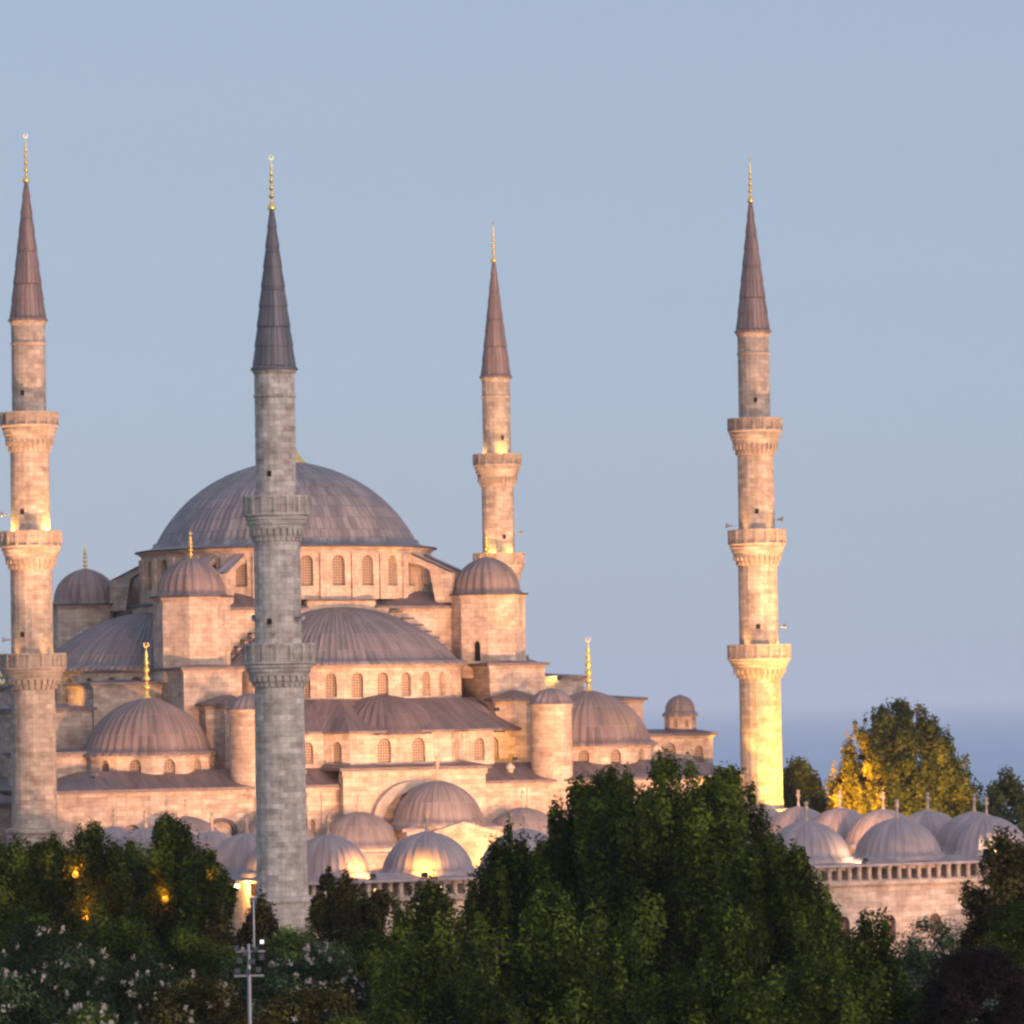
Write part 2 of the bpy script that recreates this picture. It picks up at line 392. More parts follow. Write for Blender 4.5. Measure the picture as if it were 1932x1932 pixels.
# --- hall body: facade with blind arches
Z1 = 13.2
hall = [(-32.4, -29.5), (-6.6, -29.5), (-6.6, -30.6), (6.7, -30.6), (6.7, -29.5), (33.0, -29.5), (33.0, 29.5), (-32.4, 29.5)]
mb = MB(); wins = []
hz = {0: Z1, 1: 14.55, 2: 14.55, 3: 14.55, 4: Z1, 5: Z1, 6: Z1, 7: Z1}
hops = {0: [(3.2, .75, 7.2, 9.6), (7.0, .75, 7.2, 9.6), (11.0, .75, 7.2, 9.6), (19.4, .8, 8.6, 10.8), (23.0, .6, 7.2, 9.9)],
        4: [(2.6, .5, 8.2, 10.2), (8.0, .75, 7.4, 9.9), (12.4, .75, 7.4, 9.9), (16.0, .55, 8.6, 12.0), (21.0, .75, 7.4, 9.9)],
        7: [(6 + 7.6 * k, .8, 7.5, 10) for k in range(7)]}
for i in range(8):
    arch_wall(mb, wins, hall[i], hall[(i + 1) % 8], 0, hz[i], hops.get(i, []), depth=.3)
for (x0, x1, z) in ((-32.4, -6.6, Z1), (6.7, 33.0, Z1)): mb.box(x0, x1, -29.66, -29.5, z - .42, z - .03)
mb.box(-6.75, 6.85, -30.75, -30.6, 14.1, 14.52)
for x in (-14.2, -12.9, -9.4, -8.1, 11.2, 14.4, 18.1, 22.4): mb.box(x - .16, x + .16, -29.64, -29.5, 5, Z1 - .45)
facade = mb.build('outer_wall', M['stone'], mq); put_windows(wins, facade)
rb = MB()
outer = rect(-32.9, 33.5, -30.0, 30); inner = rect(-27.5, 28, -25.8, 25.8)
rb.poly([(*a, Z1 - .02) for a in reversed(outer)]); rb.prism(outer, Z1 - .02, Z1 + .22, top=False); rb.loft(outer, Z1 + .22, inner, 14.9, top=True)
rb.build('roof', M['leaddark'], facade)
rb = MB(); q = rect(-7.0, 7.1, -31.0, -25.7)
rb.poly([(*a, 14.54) for a in reversed(q)]); rb.prism(q, 14.54, 14.78, top=False); rb.loft(q, 14.78, rect(-6.6, 6.7, -26.2, -25.75), 15.15, top=True)
rb.build('roof', M['leaddark'], facade)
# big blind arch over the portal
mb = MB(); K = 26
for k in range(K):
    a1_, a2_ = math.pi * k / K, math.pi * (k + 1) / K
    for (ri, ro, y0, y1) in ((2.85, 3.75, -30.6, -31.5),):
        P_ = lambda r_, a_, y_: (-.5 + r_ * math.cos(a_), y_, 9.8 + r_ * 1.0 * math.sin(a_))
        mb.poly([P_(ri, a1_, y1), P_(ro, a1_, y1), P_(ro, a2_, y1), P_(ri, a2_, y1)])
        mb.poly([P_(ro, a1_, y1), P_(ro, a1_, y0), P_(ro, a2_, y0), P_(ro, a2_, y1)])
        mb.poly([P_(ri, a2_, y1), P_(ri, a2_, y0), P_(ri, a1_, y0), P_(ri, a1_, y1)])
mb.build('portal_arch', M['pale'], facade)
mb = MB()
for k in range(K):
    a1_, a2_ = 2 * math.pi * k / K, 2 * math.pi * (k + 1) / K
    P_ = lambda r_, a_, y_: (-17.4 + 1.25 * r_ * math.cos(a_), y_, 9.7 + r_ * math.sin(a_))
    mb.poly([P_(.8, a1_, -29.9), P_(1.1, a1_, -29.9), P_(1.1, a2_, -29.9), P_(.8, a2_, -29.9)])
    mb.poly([P_(1.1, a1_, -29.9), P_(1.1, a1_, -29.5), P_(1.1, a2_, -29.5), P_(1.1, a2_, -29.9)])
    mb.poly([P_(.8, a2_, -29.9), P_(.8, a2_, -29.5), P_(.8, a1_, -29.5), P_(.8, a1_, -29.9)])
mb.build('round_window_frame', M['edge'], facade)
for k, (u, v) in enumerate(((-9.3, -27.8), (10.2, -27.9))):        # small stone vents on the roof
    mb = MB(); z = 14.0
    mb.lathe([(.28, z - .5), (.28, z + .35), (.42, z + .42), (.42, z + .6), (.05, z + .95)], 10, (u, v)); mb.build('chimney', M['pale'], facade)

# --- central cube under the dome, with the four stepped arches
core = rect(-12.6, 12.6, -12.9, 12.9)
block('central_block', core, 13.2, 28.9, over=.45, rise=1.35, apex=ngon((0, 0), 13.4, 28, 0) and rect(-10.2, 10.2, -10.2, 10.2))
for side in range(4):
    rot = Matrix.Rotation(side * math.pi / 2, 2)
    mb = MB(); lid = MB()
    def rb_(B, x0, x1, y0, y1, z0, z1):
        pts = [tuple(rot @ Vector(q_)) for q_ in rect(x0, x1, y0, y1)]
        B.prism(pts, z0, z1, True, True)
    edge_u = [(-3.3, 3.3, 29.62)]
    xs = [3.3, 4.6, 5.8, 6.9, 7.8, 8.6, 9.3, 9.95, 10.5, 11.0, 11.4]
    zs = [29.0, 28.5, 27.9, 27.3, 26.7, 26.1, 25.5, 24.9, 24.3, 23.7]
    for i, z in enumerate(zs): edge_u += [(xs[i], xs[i + 1], z), (-xs[i + 1], -xs[i], z)]
    for (a, b, z) in edge_u:
        rb_(mb, a, b, -13.9, -12.9 - .004 * abs(a), z - 1.7, z); rb_(lid, a - .05, b + .05, -14.2, -12.95, z + .002, z + .16)
    part = mb.build('stepped_arch', M['stone'], mq); lid.build('lead_cover', M['edge'], part)

# --- drum and main dome
mb = MB(); wins = []; N = 28; r0 = 13.4; z0, z1 = 29.8, 34.5
pts = ngon((0, 0), r0, N, math.pi / N)
for i in range(N):
    a, b = pts[i], pts[(i + 1) % N]; L = (Vector(a) - Vector(b)).length
    arch_wall(mb, wins, a, b, z0, z1, [(L / 2, .62, 31.0, 33.05)], depth=.45)
for i in range(N):
    a = math.pi / N + 2 * math.pi * i / N
    c = Vector((math.cos(a), math.sin(a))); t = Vector((-c.y, c.x))
    q = [tuple(c * 13.2 - t * .3), tuple(c * 13.62 - t * .3), tuple(c * 13.62 + t * .3), tuple(c * 13.2 + t * .3)]
    mb.prism(q, z0, 33.9, True)
mb.lathe([(13.3, z1 - .4), (13.65, z1 - .15), (13.8, z1)], 56, (0, 0), smooth=False)
drum = mb.build('drum', M['stone'], mq); put_windows(wins, drum)
mb = MB()
NR = 112
mb.lathe([(13.2, 34.49), (13.98, 34.5), (13.98, 34.62)], 84, (0, 0)); mb.build('eave', M['edge'], drum)
mb = MB(); mb.lathe([(13.95, 34.63), (12.7, 34.86), (12.35, 35.0), (12.25, 35.35)], 84, (0, 0), uscale=NR * .62 / (2 * math.pi))
mb.build('dome_skirt', M['leadbig'], drum)
mb = MB(); mb.lathe(dome_prof(12.15, 7.75, 35.0, 24, pointy=.03), 0, (0, 0), uscale=NR * .62 / (2 * math.pi), ribs=NR, ribd=.035)
md = mb.build('main_dome', M['leadbig'], mq)
mb = MB(); mb.lathe([(1.7, 42.5), (1.75, 42.75), (1.5, 43.0), (1.05, 43.5), (.8, 44.1), (.35, 44.6), (.2, 45.4), (.5, 45.8), (.5, 46.2), (.15, 46.6), (.1, 47.2)], 20, (0.3, 0)); mb.build('finial', M['gold'], md)

# --- flying buttresses at the diagonals of the drum
for k in range(4):
    a = math.pi / 4 + k * math.pi / 2
    c = Vector((math.cos(a), math.sin(a))); t = Vector((-c.y, c.x))
    for sgn in (-1, 1):
        mb = MB(); lid = MB()
        tt = t * (sgn * 1.45)
        # curved flyer: top line falls from the cornice to the tower; underside arched
        K = 8; top = []; bot = []
        for j in range(K + 1):
            s_ = j / K; r_ = 13.0 + 4.3 * s_
            top.append((r_, 34.0 - 1.9 * s_)); bot.append((r_, 30.6 + 2.5 * math.sin(math.pi * (.5 + s_ * .5))  if s_ < .62 else 29.4))
        for j in range(K):
            for dd, flip in ((-.42, 1), (.42, 0)):
                q = [c * top[j][0] + tt + t * dd, c * top[j + 1][0] + tt + t * dd, c * bot[j + 1][0] + tt + t * dd, c * bot[j][0] + tt + t * dd]
                zz = [top[j][1], top[j + 1][1], bot[j + 1][1], bot[j][1]]
                P_ = [(x.x, x.y, z) for x, z in zip(q, zz)]
                mb.poly(P_ if flip else P_[::-1])
            q = [c * bot[j][0] + tt - t * .42, c * bot[j][0] + tt + t * .42, c * bot[j + 1][0] + tt + t * .42, c * bot[j + 1][0] + tt - t * .42]
            mb.poly([(x.x, x.y, z) for x, z in zip(q, (bot[j][1], bot[j][1], bot[j + 1][1], bot[j + 1][1]))])
            q = [c * top[j][0] + tt - t * .5, c * top[j + 1][0] + tt - t * .5, c * top[j + 1][0] + tt + t * .5, c * top[j][0] + tt + t * .5]
            lid.poly([(x.x, x.y, z + .12) for x, z in zip(q, (top[j][1], top[j + 1][1], top[j + 1][1], top[j][1]))])
            lid.poly([(x.x, x.y, z + .01) for x, z in zip(q, (top[j][1], top[j + 1][1], top[j + 1][1], top[j][1]))][::-1])
        e = [c * 17.3 + tt - t * .42, c * 17.3 + tt + t * .42]
        mb.poly([(e[0].x, e[0].y, 29), (e[1].x, e[1].y, 29), (e[1].x, e[1].y, 32.1), (e[0].x, e[0].y, 32.1)])
        part = mb.build('flying_buttress', M['stone'], mq); lid.build('lead_cover', M['leadlight'], part)

# --- weight towers
for (cu, cv, zd) in ((-14.3, -14, 1), (14.2, -14, 1), (-14.9, 14, 1), (14.4, 14, 1)):
    mb = MB(); wins = []
    pts = ngon((cu, cv), 3.42, 8, math.pi / 8)
    for i in range(8):
        a, b = pts[i], pts[(i + 1) % 8]; L = (Vector(a) - Vector(b)).length
        ops = [(L * .55, .38, 24.0, 25.4)] if (i == 4 and cu > 0 and cv < 0) else []
        arch_wall(mb, wins, a, b, 22.5, 30.0, ops, depth=.6, pane='dark', wname='doorway')
    mb.loft(pts, 29.65, offset(pts, .22), 29.97)
    tw = mb.build('weight_tower', M['stone'], mq); put_windows(wins, tw)
    rb = MB(); po = offset(pts, .3); rb.poly([(*a, 29.98) for a in reversed(po)]); rb.prism(po, 29.98, 30.16, top=True)
    rb.build('eave', M['edge'], tw)
    d = dome('dome', (cu, cv), 2.95, 2.95, 30.3, 24, parent=tw, mat='leadwarm', skirt=.25, ribd=.055, pointy=.05, n=12)
    finial(tw, (cu, cv), 33.1, 2.9, .42)

# --- half domes on the four sides
def half_dome(side):
    g = {}
    ang = side * math.pi / 2
    rot = Matrix.Rotation(ang, 2)
    T = lambda q: tuple(rot @ Vector(q))
    c = T((0, -12.5))
    a0 = -math.pi - .02 + ang; a1 = .02 + ang
    mb = MB(); mb.lathe([(11.75, 23.72), (11.75, 23.9), (11.0, 24.2)] + dome_prof(10.85, 4.9, 24.22, 16), 0, c, a0, a1, uscale=60 * .62 / math.pi, ribs=60, ribd=.07)
    hd = mb.build('half_dome', M['lead'], mq)
    mb = MB(); wins = []; n_ = 15
    pp = [(c[0] + 11.2 * math.cos(ang - math.pi + math.pi * k / n_), c[1] + 11.2 * math.sin(ang - math.pi + math.pi * k / n_)) for k in range(n_ + 1)]
    for i in range(n_):
        L = (Vector(pp[i]) - Vector(pp[i + 1])).length
        arch_wall(mb, wins, pp[i], pp[i + 1], 20.0, 23.75, [(L / 2, .52, 20.95, 22.5)], depth=.42)
    for i in range(n_):
        mb.loft([pp[i], pp[i + 1], c], 23.45, [tuple(Vector(c) + (Vector(pp[i]) - Vector(c)) * 1.035), tuple(Vector(c) + (Vector(pp[i + 1]) - Vector(c)) * 1.035), c], 23.72)
    dr = mb.build('half_dome_drum', M['stone'], mq); put_windows(wins, dr)
    # tier below: straight wall, projecting exedra, sloping lead roof
    plan = [(-13.2, -12), (-13.2, -22.6), (-9.5, -22.6), (-9.5, -26), (-6.6, -26), (-4.9, -28), (4.6, -28), (6.6, -26), (9.5, -26), (9.5, -22.6), (13.2, -22.6), (13.2, -12)]
    mb = MB(); wins = []
    ops = {3: [(1.45, .5, 15.2, 16.5)], 4: [(1.3, .5, 15.2, 16.5)], 5: [(3.2, .62, 15.2, 16.6), (6.4, .62, 15.2, 16.6)], 6: [(1.4, .5, 15.3, 16.6)], 7: [(1.5, .5, 15.2, 16.6)],
           9: [(1.4, .5, 15.2, 16.6)]}
    for i in range(len(plan) - 1):
        arch_wall(mb, wins if side in (0,) else (wins if side == 3 else None), T(plan[i]), T(plan[i + 1]), 13.4, 17.75, ops.get(i, []), depth=.35)
    tier = mb.build('exedra_wall', M['stone'], mq); put_windows(wins, tier)
    ev = [(-13.9, -12), (-13.9, -22.6), (-10.1, -26.5), (-6.9, -26.5), (-5.1, -28.45), (4.8, -28.45), (6.9, -26.5), (10.1, -26.5), (13.9, -22.6), (13.9, -12)]
    tp = [(-11.3, -12), (-11.3, -17.5), (-8.2, -21.2), (-6, -22.6), (-4, -23.4), (4, -23.4), (6, -22.6), (8.2, -21.2), (11.3, -17.5), (11.3, -12)]
    rb = MB(); E_ = [T(q) for q in ev]; T_ = [T(q) for q in tp]
    rb.poly([(*a, 17.74) for a in reversed(E_)]); rb.prism(E_, 17.74, 17.96, top=False); rb.loft(E_, 17.96, T_, 20.75, top=True)
    rf = rb.build('exedra_roof', M['leaddark'], mq)
    for (x, y, rr, hh) in ((0, -23.2, 5.3, 2.95), (-8.2, -19.6, 4.6, 2.6), (8.2, -19.6, 4.6, 2.6)):
        if x and side != 3 and side != 0: continue
        q = T((x, y)); mb = MB(); mb.lathe([(rr + .3, 17.6), (rr + .05, 18.1)] + dome_prof(rr, hh, 18.12, 10), 0, q, uscale=44 * .62 / (2 * math.pi), ribs=44, ribd=.07); mb.build('small_dome', M['leaddark'], rf)
for s_ in range(4): half_dome(s_)

# --- piers, stepped blocks, turrets (both flanks)
for sg in (-1, 1):
    X = lambda a, b: (min(sg * a, sg * b), max(sg * a, sg * b))
    x0, x1 = X(11.8, 17.2); block('pier', rect(x0, x1, -19.9, -10), 13.4, 23.55, rise=.25)
    block('pier_turret', ngon((sg * 13.7, -20.9), 2.35, 8, math.pi / 8), 13.4, 20.35, rise=.75, inset=-1.9)
    x0, x1 = X(17.25, 23.6); block('stepped_block', rect(x0, x1, -14.2, -7), 13.4, 22.35, rise=.3)
    x0, x1 = X(17.0, 23.6); block('stepped_block', rect(x0, x1, 8, 14.2), 13.4, 22.35, rise=.3)
    x0, x1 = X(11.8, 17.2); block('pier', rect(x0, x1, 10, 19.9), 13.4, 23.55, rise=.25)
    x0, x1 = X(23.65, 29.6); block('stepped_block', rect(x0, x1, -14.0, -5), 13.4, 20.25, rise=.3)
    if sg > 0:
        block('side_gallery', rect(26.9, 33.2, -21.2, -5), 13.4, 16.95, rise=.35, inset=-1.2, ops={0: [(2.0, .55, 14.4, 15.7), (4.9, .45, 14.5, 15.5)]})
    else:
        block('side_gallery', rect(-31.5, -24.4, -21.5, -14.1), 13.4, 16.4, rise=.3, ops={0: [(1.3, .5, 14.3, 15.4)]})
    # round stair turret
    mb = MB(); c = (sg * 14.1, -28.2); mb.lathe([(1.83, 12.6), (1.83, 19.55), (1.98, 19.8), (1.98, 20.0)], 40, c); tw = mb.build('stair_turret', M['stone'], mq)
    mb = MB(); mb.lathe([(2.0, 19.98), (2.12, 20.0), (2.12, 20.12)] + dome_prof(1.9, 1.25, 20.14, 8), 0, c, ribs=18, ribd=.04); mb.build('cap', M['lead'], tw)
    # corner domes
    for cv in (-21, 21):
        c = (sg * 21, cv); mb = MB(); wins = []; n_ = 12
        pts = ngon(c, 5.85, n_, math.pi / n_)
        for i in range(n_):
            a, b = pts[i], pts[(i + 1) % n_]; L = (Vector(a) - Vector(b)).length
            arch_wall(mb, wins if cv < 0 else None, a, b, 13.6, 16.2, [(L / 2, .52, 14.15, 15.3)], depth=.35)
        mb.loft(pts, 15.95, offset(pts, .2), 16.19)
        dr = mb.build('corner_drum', M['stone'], mq); put_windows(wins, dr)
        dome('corner_dome', c, 5.45, 4.35, 16.5, 44, parent=mq, mat='leadwarm', skirt=.62, ribd=.05)
        fz = finial(dr, c, 20.75, 5.5, .62)
# cupola on the right gallery
mb = MB(); wins = []; c = (31.2, -18.6); pts = ngon(c, 1.45, 8, math.pi / 8)
for i in range(8): arch_wall(mb, wins, pts[i], pts[(i + 1) % 8], 17.2, 18.85, [(.55, .18, 17.7, 18.2)], depth=.2)
cup = mb.build('cupola', M['stone'], mq); put_windows(wins, cup)
dome('dome', c, 1.32, 1.45, 19.0, 16, parent=cup, skirt=.28, ribd=.04)
# left side galleries behind the near minaret
block('side_gallery', rect(-46, -32.5, -8, 24), 0, 16.0, rise=1.9, inset=-4, ops={0: [(2.5, .6, 12.0, 13.6), (5.5, .6, 12.0, 13.6), (8.5, .6, 12.0, 13.6)]})
block('side_gallery', rect(-44, -32.5, -22, -8.1), 0, 12.2, rise=1.2, inset=-3)

# ================================================================== COURTYARD
cy = empty('courtyard', (CX, CY, 0), TH, 'arcaded stone courtyard ringed by low lead domes in front of the mosque', 'courtyard')
def cdome(c, r, h, z0, ribs=30, mat='leadlight', fin=1.5, frow=.2):
    mb = MB()
    # octagonal collar under the dome
    col_ = ngon(c, r + .45, 8, math.pi / 8); mb.prism(col_, z0 - .9, z0 - .25, True)
    k_ = mb.build('dome_collar', M['stone'], cy)
    d_ = dome('courtyard_dome', c, r, h, z0, ribs, parent=cy, skirt=.38, mat=mat, ribd=.022, pointy=.03, n=12)
    mb = MB(); zt = z0 + h + .1
    mb.lathe([(.34, zt - .15), (.26, zt + .05), (.13, zt + .2), (.09, zt + fin * .55), (.2, zt + fin * .65), (.2, zt + fin * .75), (.08, zt + fin * .85), (.2, zt + fin * .92), (.14, zt + fin), (.02, zt + fin * 1.05)], 8, c); mb.build('finial', M['stone'], d_)
    return d_
NEAR = [26.4 - 7.9 * k for k in range(8)]
for i, u in enumerate(NEAR): cdome((u, -84.7), 2.95 if i == 7 else 3.4, 2.7, 7.8)
for k in range(-1, 5): cdome((30.2, -44.3 - 7.87 * k), 3.3, 2.7, 7.9)
for k in range(6): cdome((-30.2, -39.1 - 7.95 * k), 3.3 if k < 5 else 2.9, 2.6, 7.8)
for u in (-22.2, -14.1, -6.6, 8.6, 16.2, 23.8): cdome((u, -34.2), 3.5, 2.6, 8.35, mat='lead')
cdome((.7, -34.2), 3.85, 3.3, 10.1, ribs=36, mat='lead', fin=2.2)
# wings of the arcade
def wing(name, poly, z0, z1, rise, inset, ops=None):
    return block(name, poly, z0, z1, over=.4, rise=rise, inset=inset, parent=None if False else cy, ops=ops)
def wingx(poly, z1, ops=None, zr=.5, pane='pane'):
    mb = MB(); wins = []
    for i in range(4): arch_wall(mb, wins, poly[i], poly[(i + 1) % 4], 0, z1, (ops or {}).get(i, []), depth=.5, pane=pane)
    wb_ = mb.build('arcade_wing', M['stone'], cy); put_windows(wins, wb_)
    rb = MB(); po = offset(poly, .35); rb.poly([(*a, z1 - .01) for a in reversed(po)]); rb.prism(po, z1 - .01, z1 + .16, top=False); rb.loft(po, z1 + .16, offset(poly, -.6), z1 + zr, top=True)
    rb.build('roof', M['leadlight'], wb_)
    return wb_
# outer front wing: solid lower wall with arched windows, open colonnette gallery above
ops0 = {0: [(2.05 + 3.95 * k, .5, 1.4, 2.8) for k in range(16)]}
wf = wingx(rect(-33.5, 33.6, -88.0, -80.9), 6.0, ops0, zr=.02, pane='wood')
mb = MB(); mb.box(-33.2, 33.3, -84.9, -81.2, 6.05, 7.15); mb.build('gallery_back_wall', M['stone'], wf)
rb = MB(); q = rect(-34.0, 34.1, -88.9, -80.6); rb.poly([(*a, 7.16) for a in reversed(q)]); rb.prism(q, 7.16, 7.34, top=False); rb.loft(q, 7.34, rect(-33, 33, -87.2, -81.6), 7.75, top=True); rb.build('gallery_roof', M['leadlight'], wf)
mb = MB(); mb.box(-33.7, 33.8, -88.6, -87.9, 5.75, 6.06); mb.build('string_course', M['stone'], wf)
cme = None
cn = 0
u = -33.2
while u < 33.6:                       # colonnettes
    if cme is None:
        mb = MB(); mb.prism(ngon((0, 0), .19, 8), 6.07, 7.155); mb.prism(ngon((0, 0), .27, 8), 6.07, 6.2); mb.prism(ngon((0, 0), .27, 8), 7.0, 7.15)
        o = mb.build('colonnette', M['stone'], wf); cme = o.data; o.location = (u, -88.25, 0)
    elif cn < 100:
        o = bpy.data.objects.new('colonnette', cme); COL.objects.link(o); o.parent = wf; o.location = (u, -88.25, 0)
    cn += 1; u += .86
wingx(rect(27.0, 33.6, -80.4, -38.2), 7.1, {3: [(5 + 7.9 * k, 1.6, 0.2, 3.6) for k in range(5)]})
wingx(rect(-33.5, -27.0, -80.4, -37.9), 7.1, {1: [(5 + 7.9 * k, 1.6, 0.2, 3.6) for k in range(5)], 3: [(4 + 7.9 * k, .8, 2.2, 4.2) for k in range(5)]})
wingx(rect(-33.5, 33.6, -37.8, -30.9), 7.5, {0: [(4.4 + 7.6 * k, 1.9, .2, 4.2) for k in range(8)]})
# raised centre bay of the portico, with its pedimented front
mb = MB(); mb.prism(rect(-3.7, 5.1, -37.9, -31.2), 7.5, 9.35); cb = mb.build('portico_centre', M['stone'], cy)
rb = MB(); q = rect(-4.0, 5.4, -37.6, -30.95); rb.poly([(*a, 9.355) for a in reversed(q)]); rb.prism(q, 9.36, 9.6, top=False); rb.loft(q, 9.6, rect(-2.8, 4.2, -37, -31.6), 9.95, top=True); rb.build('roof', M['lead'], cb)
mb = MB(); ped = [(-3.2, 5.2), (5.0, 5.2), (5.0, 9.0), (1.1, 10.15), (-3.2, 8.95)]
mb.poly([(a, -38.9, b) for a, b in ped]); mb.poly([(a, -38.3, b) for a, b in reversed(ped)])
for i in range(5):
    a, b = ped[i], ped[(i + 1) % 5]; mb.poly([(a[0], -38.3, a[1]), (b[0], -38.3, b[1]), (b[0], -38.9, b[1]), (a[0], -38.9, a[1])])
mb.build('pediment', M['stone'], cb)
mb = MB(); mb.box(-2.4, 4.2, -39.0, -38.91, 7.9, 8.05); mb.box(-2.4, 4.2, -39.0, -38.91, 6.2, 6.35); mb.build('moulding', M['pale'], cb)

# ================================================================== MINARETS
def ring_prof(mb, prof, n, smooth=False): mb.lathe(prof, n, (0, 0), smooth=smooth)
def minaret(loc, label, zt, radii, balc, cone, fin, zbase, matshaft='shaft', ledge=10.3, slits=True):
    """zt: z of spire foot; balc: [(z_top, z_parapet_bottom, z_corbel_bottom, radius, shaft radius below)]"""
    root = empty('minaret', loc, TH, label, 'minaret', 'minarets around the mosque')
    N = 20
    # shaft
    mb = MB(); prof = [(radii['base'] * 1.22, zbase), (radii['base'] * 1.22, ledge - .5), (radii['base'] * 1.3, ledge - .25), (radii['base'] * 1.3, ledge), (radii['base'] * 1.04, ledge + .1), (radii['base'], ledge + 1.2)]
    rs = [radii['top']] + [b[4] for b in balc]
    for i in range(len(balc) - 1, -1, -1):
        b = balc[i]; prof += [(b[4], b[2]), (b[4] - .05, b[1]), (rs[i] + .01, b[1] + .02)]
    prof += [(radii['top'], zt - 2.0), (radii['top'] + .08, zt - 1.95), (radii['top'] + .08, zt - 1.8), (radii['top'] + .01, zt - 1.75), (radii['top'], zt - .35), (radii['top'] + .13, zt - .1), (radii['top'] + .15, zt)]
    mb.lathe(prof, N, (0, 0), smooth=False)
    sh = mb.build('shaft', M[matshaft], root)
    for i, b in enumerate(balc):
        zt_, zp, zc, rb_, rs_ = b
        mb = MB()
        # stalactite corbel: a stepped cove above, a ring of deep little niches below
        zm = zc + (zp - zc) * .46; dr_ = rb_ - rs_
        mb.lathe([(rs_ - .02, zc - .05), (rs_ + dr_ * .12, zc + .25), (rs_ + dr_ * .34, zm), (rs_ + dr_ * .52, zm + .02), (rs_ + dr_ * .56, zm + (zp - zm) * .3), (rs_ + dr_ * .70, zm + (zp - zm) * .34), (rs_ + dr_ * .76, zm + (zp - zm) * .64), (rs_ + dr_ * .88, zm + (zp - zm) * .68), (rb_ - .08, zp)], 40, (0, 0), smooth=False)
        teeth = 26
        for j in range(teeth):
            a = 2 * math.pi * j / teeth; d = math.pi / teeth * .62
            for (za, zb, ra_) in ((zc + .02, zc + (zm - zc) * .5, rs_ + dr_ * .22), (zc + (zm - zc) * .5, zm + .02, rs_ + dr_ * .50)):
                q = [(rs_ * .9 * math.cos(a - d), rs_ * .9 * math.sin(a - d)), (ra_ * math.cos(a - d * .9), ra_ * math.sin(a - d * .9)), (ra_ * math.cos(a + d * .9), ra_ * math.sin(a + d * .9)), (rs_ * .9 * math.cos(a + d), rs_ * .9 * math.sin(a + d))]
                mb.prism(q, za, zb, True, True)
        mb.lathe([(rb_ - .15, zp - .12), (rb_ + .06, zp - .02), (rb_ + .06, zp + .1)], 40, (0, 0), smooth=False)
        cb_ = mb.build('corbel', M[matshaft], root)
        # parapet of pierced panels between posts
        mb = MB(); n_ = 16
        mb.lathe([(.5, zp + .1), (rb_ - .05, zp + .1)], 40, (0, 0), smooth=False)
        o_ = ngon((0, 0), rb_ - .03, n_, 0); i_ = ngon((0, 0), rb_ - .15, n_, 0)
        for j in range(n_):
            k = (j + 1) % n_
            a, b2_, c2, d2 = Vector(o_[j]), Vector(o_[k]), Vector(i_[k]), Vector(i_[j])
            mb.prism([tuple(a), tuple(b2_), tuple(c2), tuple(d2)], zp + .1, zt_ - .14, True)
            for t_ in (.25, .5, .75):     # ribs of the pierced panel
                e = a.lerp(b2_, t_); nn = e.normalized(); tt = Vector((-nn.y, nn.x))
                mb.prism([tuple(e - tt * .045), tuple(e + nn * .05 - tt * .045), tuple(e + nn * .05 + tt * .045), tuple(e + tt * .045)], zp + .2, zt_ - .2, True)
            nn = a.normalized(); tt = Vector((-nn.y, nn.x))
            mb.prism([tuple(a - nn * .1 - tt * .13), tuple(a + nn * .09 - tt * .13), tuple(a + nn * .09 + tt * .13), tuple(a - nn * .1 + tt * .13)], zp + .1, zt_ + .02, True)
        mb.lathe([(rb_ - .2, zt_ - .14), (rb_ + .04, zt_ - .14), (rb_ + .04, zt_), (rb_ - .2, zt_), (rb_ - .2, zt_ - .14)], 32, (0, 0), smooth=False)
        par = mb.build('balcony', M[matshaft], root)
        # little vent slit in the shaft under each balcony
        if not slits: continue
        mb = MB(); a = -1.85 - TH - .05 * i; rr = rs[i]; z_ = zt_ + 1.4
        q = [((rr - .1) * math.cos(a + d_), (rr - .1) * math.sin(a + d_)) for d_ in (-.1, .1)]; q2 = [((rr + .035) * math.cos(a + d_), (rr + .035) * math.sin(a + d_)) for d_ in (.1, -.1)]
        mb.prism([q[0], q2[1], q2[0], q[1]], z_, z_ + .42, True, True); mb.build('window_slit', M['dark'], root)
    # spire
    mb = MB(); rt_ = radii['top']
    mb.lathe([(rt_ + .1, zt - .001), (rt_ + .26, zt + .01), (rt_ + .26, zt + .16), (rt_ + .1, zt + .32)], N, (0, 0), smooth=False)
    prof = []; nb = 8
    for k in range(nb):
        f0, f1 = k / nb, (k + 1) / nb
        g0 = (rt_ + .08) * (1 - f0) + .13 * f0; g1 = (rt_ + .08) * (1 - f1) + .13 * f1
        bulge = .05
        prof += [(g0 + .05, zt + .3 + (cone - zt - .3) * f0), (g0 + .035, zt + .3 + (cone - zt - .3) * f0 + .16), (g1 + .0, zt + .3 + (cone - zt - .3) * f1)]
    mb.lathe(prof, N, (0, 0), smooth=False, uscale=N * .5 * 1.0 / (2 * math.pi))
    sp = mb.build('spire', M['spire' if matshaft == 'greyshaft' else 'spirered'], root)
    finial(root, (0, 0), cone - .1, fin - cone + .1, .33)
    return root
B3 = [(45.3, 44.15, 42.0, 2.4, 1.63), (35.3, 34.0, 32.1, 2.55, 1.76), (25.0, 23.7, 22.0, 2.8, 1.86)]
M1 = minaret(W(-34, -29.5), 'tall three-balcony minaret rising at the left edge, left of the weathered grey one', 53.0, dict(top=1.42, base=1.9), B3, 64.9, 69.1, 0)
def copy_tree(o, parent=None):
    c = o.copy(); COL.objects.link(c); c.parent = parent
    for ch in o.children: copy_tree(ch, c)
    return c
M4 = copy_tree(M1); M4.location = W(34, -29.5); M4['label'] = 'rightmost tall minaret, its lower shaft glowing yellow from floodlights'
